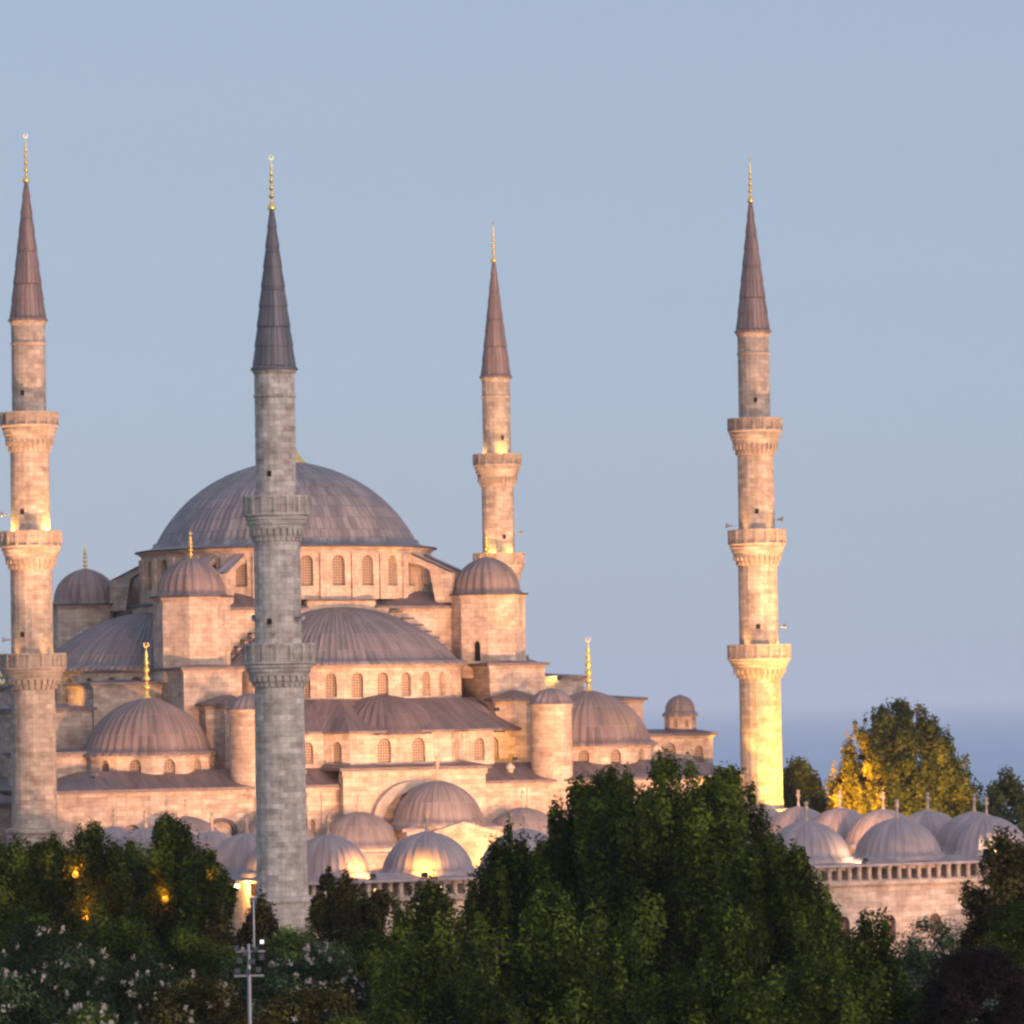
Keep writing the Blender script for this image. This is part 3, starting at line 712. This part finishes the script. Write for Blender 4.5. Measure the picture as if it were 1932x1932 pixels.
M3 = copy_tree(M1); M3.location = W(34, 29.5); M3['label'] = 'farthest minaret, half hidden behind the small dome right of the main dome'
M4.rotation_euler[2] = TH + .3; M3.rotation_euler[2] = TH + .7
M2 = minaret(W(-34, -88.5), 'nearest minaret, weathered grey stone with two balconies, crossing in front of the main dome', 44.7, dict(top=1.47, base=1.86),
             [(35.5, 34.1, 32.2, 2.36, 1.70), (24.75, 23.3, 21.6, 2.58, 1.80)], 56.6, 60.7, 0, matshaft='greyshaft', ledge=6.35)

# loudspeakers on balcony edges
def horn(loc, aim, label, s=.75):
    mb = MB(); mb.lathe([(.06, 0), (.1, .12), (.16, .35), (.32, .62), (.34, .64), (.30, .64), (.1, .35)], 14, (0, 0))
    mb.box(-.12, .12, -.12, .12, -.12, .02); mb.box(-.035, .035, -.035, .035, -.75, -.12)
    root = mb.build('loudspeaker', M['metal']); root.location = loc; root.scale = (s, s, s)
    root.rotation_euler = Vector(aim).to_track_quat('Z', 'Y').to_euler()
    root['label'] = label; root['category'] = 'loudspeaker'; root['group'] = 'loudspeakers on the minaret balconies'
def around(M_, z, ang, r): # ang in world degrees: 0 = picture right, -90 = toward the viewer
    return Vector((M_.location.x + r * math.cos(R(ang)), M_.location.y + r * math.sin(R(ang)), z))
for (M_, z, ang, r, lb) in ((M2, 26.6, -40, 1.95, 'grey horn loudspeaker right of centre above the grey minaret\'s lower balcony'), (M2, 26.6, -135, 1.95, 'grey horn loudspeaker left of centre above the grey minaret\'s lower balcony'),
                            (M4, 36.2, -5, 1.9, 'grey horn loudspeaker on the right of the rightmost minaret\'s middle balcony'), (M4, 35.7, 185, 2.3, 'dark horn loudspeaker on the left of the rightmost minaret\'s middle balcony'),
                            (M1, 26.2, 187, 2.0, 'horn loudspeaker left of the left-edge minaret\'s lowest balcony'), (M1, 36.7, 190, 2.0, 'horn loudspeaker left of the left-edge minaret\'s middle balcony'),
                            (M4, 26.6, 0, 1.95, 'lit horn loudspeaker right of the rightmost minaret\'s lowest balcony'), (M3, 37.3, 0, 1.9, 'horn loudspeaker right of the farthest minaret\'s middle balcony')):
    horn(around(M_, z, ang, r), (math.cos(R(ang)), math.sin(R(ang)), .05), lb)

# ================================================================== FLOODLIGHTS (real fixtures with their lamps)
fx_me = [None, None, None]
def flood(loc, aim, power, label, color=(1, .50, .18), kind='SPOT', cone=70, blend=.8, size=.25, group='floodlights lighting the mosque', mesh=True):
    loc = Vector(loc); aim = Vector(aim); d = (aim - loc).normalized()
    root = empty('floodlight', loc, 0, label, 'floodlight', group)
    root.rotation_euler = d.to_track_quat('Z', 'Y').to_euler()
    if mesh:
        if fx_me[0] is None:
            mb = MB(); mb.loft(rect(-.16, .16, -.12, .12), -.22, rect(-.26, .26, -.2, .2), .0); mb.poly([(x, y, -.22) for x, y in reversed(rect(-.16, .16, -.12, .12))]); fx_me[0] = mb.build('housing', M['black'], root)
            mb = MB(); mb.poly([(x, y, .003) for x, y in rect(-.24, .24, -.18, .18)]); fx_me[1] = mb.build('lens', M['lamp'], root)
            mb = MB(); mb.box(-.3, -.27, -.03, .03, -.35, .02); mb.box(.27, .3, -.03, .03, -.35, .02); mb.box(-.3, .3, -.03, .03, -.38, -.35); fx_me[2] = mb.build('bracket', M['metal'], root)
        else:
            for f_ in fx_me: c_ = f_.copy(); COL.objects.link(c_); c_.parent = root
    ld = bpy.data.lights.new('lamp', kind); ld.energy = power; ld.color = color; ld.shadow_soft_size = size
    if kind == 'SPOT': ld.spot_size = R(cone); ld.spot_blend = blend
    lo = bpy.data.objects.new('lamp', ld); COL.objects.link(lo); lo.parent = root
    lo.location = (0, 0, .06); lo.rotation_euler = (math.pi, 0, 0)
    return root
# on the courtyard roofs, washing the whole hall
WARM = (1, .485, .225)
for i, (u, v, au, pw, nm) in enumerate(((-21, -80.9, -20, 98000, 'leftmost'), (-6, -80.9, -4, 98000, 'second from left'), (9, -80.9, 9, 98000, 'third from left'), (21, -80.9, 22, 98000, 'rightmost'))):
    flood(W(u, v, 8.1), W(au, -10, 26), pw, 'large floodlight on the courtyard roof aimed at the mosque, %s of four' % nm, WARM, cone=66, size=.8)
# tower and minaret floods near their feet
flood(W(41, -42, 2.2), W(34, -29.5, 15), 62000, 'floodlight on the ground right of the courtyard, aimed at the foot of the rightmost minaret', (1, .60, .08), cone=64)
flood(W(37.5, -40, 2.2), W(34, -29.5, 26), 34000, 'second floodlight on the ground right of the courtyard, closer to its wall', (1, .56, .07), cone=60)
flood(W(31.4, -31.4, 14.0), W(33.2, -30.2, 21), 1500, 'small floodlight on the hall roof against the rightmost minaret', (1, .55, .1), cone=60)
flood(W(-27.8, -48, 8.6), W(-34, -29.5, 28), 42000, 'floodlight on the left courtyard roof aimed at the left-edge minaret', WARM, cone=60)
flood(W(-36, -52, 6.0), W(-34, -29.5, 56), 190000, 'floodlight on the lawn side of the left courtyard wall', WARM, cone=42)
flood(W(40, -52, 2.2), W(34, -29.5, 50), 170000, 'floodlight on the ground right of the courtyard, aimed up the rightmost minaret', WARM, cone=46)
flood(W(-14, 22, 15.2), W(34, 29.5, 50), 60000, 'floodlight on the rear roof aimed at the farthest minaret', WARM, cone=50) if False else None
flood(W(29.5, 12, 15.0), W(34, 29.5, 52), 80000, 'floodlight on the hall roof aimed up the farthest minaret', WARM, cone=60)
flood(W(-28, -27, 14.4), W(-14, -14, 29), 2500, 'floodlight on the hall roof behind the left corner of the facade', WARM, cone=80)
def balc_light(M_, z, ang, pw, label, r=2.05, col=(1, .62, .14)):
    p_ = around(M_, z, ang, r); flood(p_, around(M_, z + 4.5, ang, 1.1), pw * 2.5, label, col, cone=120, size=.08, group='small lamps on the minaret balconies')
balc_light(M1, 34.6, -20, 700, 'small lamp on the right of the left-edge minaret\'s middle balcony')
balc_light(M1, 34.6, 200, 450, 'small lamp on the left of the left-edge minaret\'s middle balcony')
balc_light(M1, 24.4, -10, 60, 'small lamp on the right of the left-edge minaret\'s lowest balcony')
balc_light(M3, 44.8, -70, 220, 'small lamp at the front of the farthest minaret\'s upper balcony')
balc_light(M3, 44.8, 200, 100, 'small lamp on the left of the farthest minaret\'s upper balcony')
balc_light(M3, 34.6, -50, 200, 'small lamp front right on the farthest minaret\'s middle balcony')
balc_light(M3, 34.6, -120, 200, 'small lamp front left on the farthest minaret\'s middle balcony')
balc_light(M4, 24.4, -8, 300, 'small lamp on the right of the rightmost minaret\'s lowest balcony')
for (u_, zz_, lb_, pw_) in ((-26.2, 6.55, 'bright lamp in the gallery just right of the grey minaret', 30), (-20.9, 6.6, 'bright lamp in the gallery below the brightly lit courtyard dome', 30), (13.0, 6.5, 'lamp in the gallery below the second courtyard dome from the right', 25), (28.5, 6.5, 'lamp in the gallery below the far right courtyard dome', 40)):
    flood(W(u_, -87.2, zz_), W(u_ + .5, -90, zz_ - .1), pw_, lb_, (1, .62, .2), cone=150, size=.1, group='lamps in the courtyard gallery').scale = (.62, .62, .62)
flood(W(-39.5, -10.2, 13.2), W(-40.5, -8, 14.0), 260, 'amber lamp on the low side roof at the left edge', (1, .6, .1), cone=130, size=.1)
for u_, a_ in ((20, 17), (29, 27), (-12, -14)):
    flood(W(u_, -98, .6), W(a_, -88, 6.2), 5200, 'floodlight in the park aimed at the outer courtyard wall, %s' % ('before its bare stretch' if u_ == 20 else 'near its right end' if u_ > 30 else 'under the brightly lit dome'), (1, .56, .36), cone=70, size=.3)
def corbel_light(M_, nm, z0, zc, lv, pw=900):
    for ang, sd_ in ((-50, 'right'), (-130, 'left')):
        p_ = around(M_, z0, ang, 2.15); q_ = around(M_, zc, ang, 2.0)
        flood(p_, q_, pw, 'small upward lamp at the front %s of %s\'s %s balcony' % (sd_, nm, lv), (1, .50, .12), cone=60, blend=1, size=.1, group='small lamps on the minaret balconies')
corbel_light(M1, 'the left-edge minaret', 34.25, 43, 'middle'); corbel_light(M1, 'the left-edge minaret', 23.95, 33, 'lowest', 600)
corbel_light(M4, 'the rightmost minaret', 34.25, 43, 'middle'); corbel_light(M4, 'the rightmost minaret', 23.95, 33, 'lowest')
corbel_light(M3, 'the farthest minaret', 34.25, 43, 'middle')
flood(W(-45, -75, 2.5), W(-30.2, -63, 9.5), 15000, 'floodlight in the trees left of the courtyard aimed at its domes', (1, .46, .2), cone=60, size=.3)
# lamps that burn on the roofs and in the courtyard
flood(W(-23.0, -88.9, 7.65), W(-21.0, -84.7, 9.9), 2000, 'lamp under the brightly lit courtyard dome left of the centre trees', (1, .42, .06), cone=130, size=.1)
flood(W(-27.0, -88.6, 7.65), W(-28.9, -84.7, 9.8), 1900, 'lamp under the courtyard dome just right of the grey minaret', (1, .44, .10), cone=130, size=.1)
flood(W(13.4, -88.9, 7.65), W(11.2, -84.7, 9.6), 800, 'lamp on the eave under the second courtyard dome from the right', (1, .6, .28), cone=130, size=.1)
flood(W(25.6, -88.9, 7.65), W(26.0, -84.7, 9.6), 3200, 'lamp on the eave under the far right courtyard dome', (1, .68, .35), cone=130, size=.1)
flood(W(-27.3, -72.0, 7.7), W(-30.2, -71, 9.2), 2600, 'lamp beside the lit courtyard dome left of the grey minaret', (1, .40, .05), cone=130, size=.1)
flood(W(3.6, -41.2, 5.4), W(2.9, -38.9, 7.2), 650, 'lamp in the courtyard lighting the gabled portico front', (1, .72, .04), cone=130, size=.1)
flood(W(-34.4, -80, 6.9), W(-36.0, -84, 6.6), 1300, 'bright amber lamp on the outer courtyard wall left of the grey minaret', (1, .5, .12), 'POINT', size=.25).scale = (.7, .7, .7)
flood(W(-27.5, -11.5, 20.9), W(-21, -6, 22.3), 1600, 'amber lamp on the side gallery roof left of the corner dome', (1, .48, .08), cone=110)
flood(W(11.4, -26.2, 15.2), W(11.2, -22.6, 16.4), 420, 'lamp in the corner beside the round stair turret', (1, .52, .08), cone=130, size=.1)
flood(W(10.4, -24.6, 19.6), W(11.6, -19, 22), 120, 'lamp on the lead roof beside the right pier', (1, .5, .1), cone=130, size=.1)
flood(W(20.6, -15.4, 22.4), W(19.0, -12, 23.4), 260, 'lamp on the stepped block right of the tower, glowing yellow', (1, .8, .25), cone=130, size=.1)

# ================================================================== FLOODLIGHT MAST in the park
pm = at(477, 1932, 180); px_, py_ = pm.x, pm.y
mast = empty('lighting_mast', (px_, py_, 0), 0, 'slender steel mast with a cluster of dark floodlights at the bottom, left of centre', 'light mast')
mb = MB(); mb.lathe([(.11, 0), (.075, 10), (.06, 11.3), (.02, 11.32)], 10, (0, 0)); mb.build('pole', M['metal'], mast)
mb = MB(); mb.lathe([(.045, 11.0), (.035, 12.9), (.005, 12.95)], 8, (.20, 0)); mb.box(.0, .24, -.03, .03, 11.0, 11.06); mb.build('antenna_rod', M['metal'], mast)
mb = MB(); mb.box(-.55, .55, -.04, .04, 10.1, 10.17); mb.box(-.5, .6, -.04, .04, 11.0, 11.07); mb.build('crossbar', M['metal'], mast)
for k, (x, z, lit) in enumerate(((-.45, 11.15, 0), (-.12, 10.95, 0), (.26, 11.1, 0), (.5, 11.38, 1), (-.42, 10.3, 0), (-.02, 10.28, 0), (.36, 10.35, 0), (.14, 10.66, 0), (-.34, 10.7, 0), (.48, 10.8, 0))):
    mb = MB(); mb.prism([(x - .105, -.16), (x + .105, -.16), (x + .075, .14), (x - .075, .14)], z - .09, z + .1, True, True); mb.box(x - .02, x + .02, -.02, .02, min(z, 10.12 if z < 10.6 else 11.02), max(z, 10.12 if z < 10.6 else 11.02)); hd = mb.build('lamp_head', M['black'], mast)
    mb = MB(); e = .07 if lit else .085; mb.poly([(x - e, -.164, z - e + .01), (x + e, -.164, z - e + .01), (x + e, -.164, z + e + .01), (x - e, -.164, z + e + .01)]); mb.build('lens', M['lampwhite' if lit else 'lampoff'], hd)

# garden lamps glimpsed through the left trees
for k, (X_, Y_, d_, nm_) in enumerate(((168, 1733, 281, 'lowest amber globe lamp glimpsed among the left trees'), (318, 1697, 277.5, 'amber globe lamp between the left trees, nearer the lighting mast'), (148, 1650, 281, 'upper amber globe lamp glimpsed among the left trees'), (404, 1660, 273.5, 'amber globe lamp at the right end of the left tree group'))):
    q = at(X_, Y_, d_); gl = empty('garden_lamp', (q.x, q.y, 0), 0, nm_, 'street lamp', 'globe lamps among the left trees')
    mb = MB(); mb.lathe([(.12, 0), (.07, .4), (.05, q.z - .2), (.1, q.z - .15), (.02, q.z - .12)], 10, (0, 0)); mb.build('pole', M['black'], gl)
    mb = MB(); mb.lathe([(.05, q.z - .2), (.16, q.z - .13), (.2, q.z), (.16, q.z + .13), (.02, q.z + .2)], 16, (0, 0)); gb = mb.build('globe', M['amber'], gl); gb.visible_shadow = True
    ld = bpy.data.lights.new('lamp', 'POINT'); ld.energy = 300; ld.color = (1, .32, .025); ld.shadow_soft_size = .22
    lo = bpy.data.objects.new('lamp', ld); COL.objects.link(lo); lo.parent = gl; lo.location = (0, -.3, q.z + .35)
# ================================================================== TREES
def leafmesh(name, clumps, count, size, mat, parent, rng, bias=1.2, up_bias=.35):
    """many small leaf-cluster faces spread through the clumps; clumps: array (x,y,z,rx,rz,tone)"""
    cl = np.array(clumps, dtype=np.float64)
    wgt = cl[:, 3] ** 2 * cl[:, 4] ** .8; wgt /= wgt.sum()
    idx = rng.choice(len(cl), size=count, p=wgt); c = cl[idx]
    d = rng.normal(size=(count, 3)); d /= np.linalg.norm(d, axis=1)[:, None]
    rad = rng.random(count) ** .5 * (1 + .22 * rng.normal(size=count) * (rng.random(count) < .3))
    p = c[:, :3] + d * rad[:, None] * np.stack([c[:, 3], c[:, 3], c[:, 4]], 1)
    nrm = d * bias + rng.normal(size=(count, 3)) * .5; nrm[:, 2] += up_bias; nrm /= np.linalg.norm(nrm, axis=1)[:, None]
    t = np.cross(nrm, rng.normal(size=(count, 3))); t /= np.linalg.norm(t, axis=1)[:, None]; b = np.cross(nrm, t)
    sz = size * (.55 + .9 * rng.random(count)); l_ = sz[:, None] * (1.0 + .5 * rng.random((count, 1))); w_ = sz[:, None] * .62
    v = np.stack([p - t * l_ * .5, p + b * w_ * .5 - t * l_ * .05, p + t * l_ * .55, p - b * w_ * .5 - t * l_ * .05], 1).reshape(-1, 3)
    me = bpy.data.meshes.new(name); me.vertices.add(count * 4); me.vertices.foreach_set('co', v.astype(np.float32).ravel())
    me.loops.add(count * 4); me.loops.foreach_set('vertex_index', np.arange(count * 4, dtype=np.int32))
    me.polygons.add(count); me.polygons.foreach_set('loop_start', np.arange(0, count * 4, 4, dtype=np.int32)); me.polygons.foreach_set('loop_total', np.full(count, 4, dtype=np.int32))
    tone = np.clip(c[:, 5] + .22 * rng.normal(size=count), 0, 1)
    at_ = me.attributes.new('tone', 'FLOAT', 'FACE'); at_.data.foreach_set('value', tone.astype(np.float32))
    me.update(calc_edges=True); me.validate()
    return link(name, me, M[mat], parent)
def limb(mb, a, b, r0, r1, n=7):
    a = Vector(a); b = Vector(b); d = (b - a).normalized(); x = d.orthogonal().normalized(); y = d.cross(x)
    i0 = len(mb.v)
    for (c, r_) in ((a, r0), (b, r1)):
        for k in range(n):
            t_ = 2 * math.pi * k / n; mb.v.append(tuple(c + x * (r_ * math.cos(t_)) + y * (r_ * math.sin(t_))))
    for k in range(n):
        j = (k + 1) % n; mb.f.append([i0 + k, i0 + j, i0 + n + j, i0 + n + k]); mb.sm.append(True); mb.uv += [(0, 0), (1, 0), (1, 1), (0, 1)]
def tree(kind, X, topY, d, wpx, label, seed, style='plume', leaf='leaf_green', count=26000, size=.26, crown_h=None, bloom=0, cat='tree', group='trees in the park before the mosque', lean=0, depth=.8):
    rng = np.random.default_rng(seed); rr = random.Random(seed)
    s = FPX / d; P_ = at(X, topY, d); H_ = P_.z; rx = wpx / s / 2
    if crown_h is None: crown_h = min(H_ * .86, rx * 2.3)
    root = empty(kind, (P_.x, P_.y, 0), rr.random() * 0, label, cat, group)
    zc0 = H_ - crown_h; clumps = []
    cr0 = .62 + .055 * rx if d < 400 else .95
    area = 6.283 * rx * crown_h * .62
    nc = int(min(520, max(26, (2.6 if style == 'dome' or d > 400 else 2.0) * area / (3.14 * cr0 * cr0 * (1.7 if style in ('plume', 'broad') else 1.0)))))
    if style == 'fir': nc = 90
    for k in range(nc):
        def limit(z):
            if style == 'fir': return (1 - z) * .95 + .05
            if style == 'plume': return max(0, 1 - z ** 1.9) ** .75 * .96 + .04
            if style in ('broad', 'dome'): return math.sqrt(max(0, 1 - (max(0, z - .12) / .88) ** 2.1)) * (.85 + .15 * min(1, z / .2))
            return math.sqrt(max(0, 1 - (abs(z - .45) / .56) ** 2.3))
        for _ in range(40):
            z = rr.uniform(0, 1)
            if rr.random() < limit(z) + .15: break
        q = limit(z) * (math.sqrt(rr.uniform(.42, 1)) if rr.random() < .8 else rr.random()); a = rr.uniform(0, 6.2832)
        x, y = q * math.cos(a), q * math.sin(a)
        if style == 'dome': cr = cr0 * rr.uniform(.8, 1.25); cz = cr * rr.uniform(.9, 1.5)
        elif style in ('plume', 'broad'): cr = cr0 * rr.uniform(.75, 1.2); cz = cr * rr.uniform(1.4, 2.4)
        elif style == 'fir': cr = rx * (.12 + .2 * (1 - z)); cz = cr
        else: cr = cr0 * rr.uniform(.8, 1.4); cz = cr * rr.uniform(.7, 1.0)
        zz = zc0 + z * crown_h - cz * .7
        clumps.append((x * (rx - cr * .6) + lean * z, y * (rx - cr * .6) * depth, max(zz, cz * .6), cr, cz, rr.choice((.0, .1, .25, .4, .6, .95))))
    if style != 'round' and style != 'fir':     # leading shoots that break the outline
        for k in range(int(16 + rx * 3)):
            a = rr.uniform(0, 6.28); q = rr.uniform(.0, .95) * rx
            zz = (1 - (q / rx) ** 1.33) ** .53 if style == 'plume' else .15 + .85 * math.sqrt(max(0, 1 - (q / rx) ** 2))
            cz = cr0 * (rr.uniform(1.0, 1.8) if style == 'plume' else rr.uniform(.8, 1.4))
            clumps.append((q * math.cos(a) + lean, q * math.sin(a) * depth, zc0 + crown_h * zz - cz * .25, cr0 * rr.uniform(.3, .5), cz, rr.uniform(.3, .8)))
    if d < 400: count = int(count * 1.6); size = size * .72
    else: count = int(count * 1.5); size = size * .75
    leafmesh('crown', clumps, count, size, leaf, root, rng)
    mb = MB(); tr = max(.12, rx * .055); zt = zc0 + crown_h * .55
    limb(mb, (0, 0, -.1), (0, 0, max(.6, zc0 * .8 + .4)), tr, tr * .8); limb(mb, (0, 0, max(.6, zc0 * .8 + .4)), (lean * .4, 0, zt), tr * .8, tr * .35)
    for k in range(7):
        c = clumps[rr.randrange(nc)]; z_ = rr.uniform(max(.6, zc0 * .8), zt)
        limb(mb, (0, 0, z_), (c[0] * .85, c[1] * .85, c[2]), tr * .4, tr * .12)
    mb.build('trunk', M['bark'], root)
    if bloom:
        top = [c for c in clumps if c[2] > zc0 + crown_h * .35]
        bl = []
        for k in range(bloom):
            c = rr.choice(top); a = rr.uniform(0, 6.28); e = rr.uniform(.2, 1.3)
            bl.append((c[0] + c[3] * math.cos(a) * math.cos(e), c[1] - abs(c[3] * math.sin(a) * math.cos(e)), c[2] + c[4] * math.sin(e), .12, .2, rr.uniform(.3, 1)))
        leafmesh('blossom', bl, bloom * 9, .16, 'blossom', root, rng)
    return root
FG = 'trees in the park before the mosque'
# big central group
tree('broadleaf_tree', 1268, 1440, 240, 480, 'tallest dark green tree at the centre right, covering the mosque\'s facade', 11, 'broad', count=105000, size=.27, crown_h=15.5)
tree('broadleaf_tree', 1462, 1588, 226, 240, 'dark green tree against the right side of the tallest tree', 12, 'broad', count=34000, size=.26)
tree('broadleaf_tree', 1095, 1484, 244, 200, 'narrow dark green tree forming the left shoulder of the tallest tree', 13, count=26000, size=.26)
tree('broadleaf_tree', 968, 1572, 246, 220, 'dark green tree left of the tallest tree, before the portico domes', 14, count=26000, size=.26)
tree('broadleaf_tree', 815, 1672, 232, 260, 'dark green tree below the brightly lit courtyard dome', 15, count=28000, size=.26)
tree('broadleaf_tree', 1555, 1705, 228, 220, 'low dark green tree left of the bare courtyard wall', 16, count=28000, size=.25)
tree('broadleaf_tree', 1045, 1690, 205, 480, 'dark green tree at the bottom centre, in front of the tallest tree', 17, count=46000, size=.24)
tree('broadleaf_tree', 1380, 1730, 205, 500, 'dark green tree at the bottom right of centre, in front of the tallest tree', 18, count=46000, size=.24)
tree('broadleaf_tree', 1375, 1462, 246, 250, 'dark green tree just behind the right half of the tallest tree', 19, 'broad', count=34000, size=.26)
tree('broadleaf_tree', 1160, 1462, 248, 200, 'dark green tree just behind the left half of the tallest tree', 20, 'broad', count=26000, size=.26)
# left group
tree('broadleaf_tree', 40, 1588, 285, 240, 'dark green tree at the left edge under the left minaret', 21, 'broad', count=26000, size=.27)
tree('broadleaf_tree', 185, 1566, 282, 300, 'dark green tree between the left-edge tree and the orange glimpses', 22, 'broad', count=32000, size=.27)
tree('broadleaf_tree', 250, 1598, 284, 170, 'dark green tree filling the gap in the middle of the left group', 29, 'broad', count=20000, size=.27)
tree('broadleaf_tree', 105, 1590, 285, 180, 'dark green tree second from the left edge', 38, 'broad', count=20000, size=.27)
tree('broadleaf_tree', 320, 1552, 278, 220, 'dark green tree topping the left group, under the corner dome', 23, 'broad', count=30000, size=.27)
tree('broadleaf_tree', 392, 1612, 274, 120, 'small dark tree at the right end of the left group', 24, 'dome', count=14000, size=.27)
tree('flowering_tree', 90, 1732, 235, 330, 'rounded bluish green tree with pale blossom at the lower left', 25, 'round', 'leaf_cool', 34000, .2, bloom=60)
tree('flowering_tree', 270, 1800, 225, 260, 'green tree with pale blossom spikes right of the rounded lower left tree', 26, 'round', 'leaf_cool', 26000, .2, bloom=70)
tree('flowering_tree', 150, 1890, 190, 230, 'light green bush dotted with blossom at the bottom left edge', 27, 'round', 'leaf_light', 18000, .18, bloom=60)
tree('olive_tree', 380, 1842, 205, 330, 'olive brown tree left of the lighting mast', 28, 'round', 'leaf_olive', 30000, .2, bloom=40)
tree('flowering_tree', 600, 1772, 238, 250, 'dark tree with pale blossom right of the lighting mast', 29, 'round', 'leaf_cool', 26000, .2, bloom=110)
tree('olive_tree', 600, 1850, 200, 300, 'olive brown tree at the bottom, right of the lighting mast', 30, 'round', 'leaf_olive', 26000, .2, bloom=12)
tree('broadleaf_tree', 725, 1692, 268, 170, 'low olive green tree before the outer courtyard wall, left of the centre trees', 39, 'broad', leaf='leaf_olive', count=20000, size=.25)
tree('broadleaf_tree', 655, 1660, 268, 190, 'olive green tree right of the grey minaret\'s foot', 31, leaf='leaf_olive', count=20000, size=.25)
tree('conifer', 624, 1628, 272, 90, 'slim pointed conifer top just right of the grey minaret', 32, 'fir', 'leaf_olive', 9000, .22)
tree('broadleaf_tree', 500, 1700, 276, 130, 'brownish tree at the foot of the grey minaret', 33, leaf='leaf_olive', count=13000, size=.25)
tree('broadleaf_tree', 420, 1722, 272, 110, 'small brownish tree before the amber lit wall', 36, leaf='leaf_olive', count=9000, size=.25)
tree('light_green_tree', 560, 1742, 255, 90, 'small bright green tree below the grey minaret', 34, 'round', 'leaf_light', 9000, .2)
tree('broadleaf_tree', 790, 1790, 210, 260, 'dark green tree at the bottom, left of the bottom centre tree', 35, count=26000, size=.23)
tree('broadleaf_tree', 480, 1780, 250, 170, 'dark green tree directly behind the mast\'s lamps', 37, 'round', 'leaf_cool', 15000, .2, bloom=16)
for k, (X, Y, d, w_, lf, lb) in enumerate(((60, 1700, 262, 240, 'leaf_green', 'low dark bush between the left trees and the pale blossom tree'), (230, 1720, 262, 240, 'leaf_green', 'low dark bush under the left tree group'), (380, 1750, 258, 200, 'leaf_green', 'low dark bush left of the lighting mast'),
        (700, 1750, 250, 200, 'leaf_green', 'low dark bush between the olive trees and the central trees'), (30, 1830, 200, 240, 'leaf_cool', 'dark bush in the bottom left corner'), (480, 1880, 190, 240, 'leaf_olive', 'olive bush at the foot of the lighting mast'), (720, 1870, 186, 260, 'leaf_green', 'dark bush at the bottom edge left of the centre'))):
    tree('bush', X, Y, d, w_, lb, 60 + k, 'round', lf, 16000, .2, cat='bush', bloom=10 if lf == 'leaf_cool' else 0)
# right group
tree('broadleaf_tree', 1905, 1578, 262, 190, 'dark green tree at the right edge before the lit courtyard dome', 41, 'dome', leaf='leaf_olive', count=22000, size=.26)
tree('round_tree', 1925, 1690, 225, 130, 'smooth rounded green tree at the right edge', 42, 'round', 'leaf_green', 14000, .17)
tree('flowering_bush', 1760, 1728, 262, 190, 'greyish bush with pale blossom below the bare courtyard wall', 43, 'round', 'leaf_cool', 12000, .2, bloom=60)
tree('plum_tree', 1850, 1788, 212, 280, 'dark reddish plum tree in the bottom right corner', 44, 'round', 'leaf_plum', 46000, .2)
tree('broadleaf_tree', 1650, 1728, 214, 250, 'dark green tree at the bottom, left of the plum tree', 45, count=24000, size=.23)
tree('broadleaf_tree', 1540, 1800, 195, 300, 'dark green tree at the bottom between the big tree and the plum tree', 46, count=28000, size=.22)
# behind the mosque
BG_ = 'trees beyond the courtyard'
t = tree('pine_tree', 1700, 1325, 560, 310, 'large bushy tree beyond the courtyard domes, its left side lit orange', 51, 'broad', 'leaf_far', 62000, .48, group=BG_, crown_h=19)
tree('pine_tree', 1515, 1432, 580, 120, 'dull green tree just right of the glowing minaret', 52, 'dome', 'leaf_cool', 18000, .5, group=BG_, crown_h=12)
tree('pine_tree', 1905, 1455, 540, 130, 'grey green tree beyond the domes at the right edge', 53, 'dome', 'leaf_far', 13000, .5, group=BG_, crown_h=12)
tree('pine_tree', 1600, 1500, 590, 150, 'low dark tree between the glowing minaret and the large bushy tree', 54, 'dome', 'leaf_cool', 15000, .5, group=BG_, crown_h=9)
tree('pine_tree', 1800, 1440, 575, 160, 'tree against the right flank of the large bushy tree', 55, 'dome', 'leaf_far', 14000, .5, group=BG_, crown_h=13)
P_ = at(1590, 1640, 535)
flood((P_.x, P_.y, 4), (P_.x + 2.5, P_.y + 24, 11), 420000, 'orange floodlight in the trees beyond the courtyard', (1, .37, .01), cone=28)
P_ = at(1800, 1640, 535)
flood((P_.x, P_.y, 4), (P_.x - 2, P_.y + 26, 8), 90000, 'second orange floodlight beyond the courtyard, further right', (1, .5, .05), cone=60)
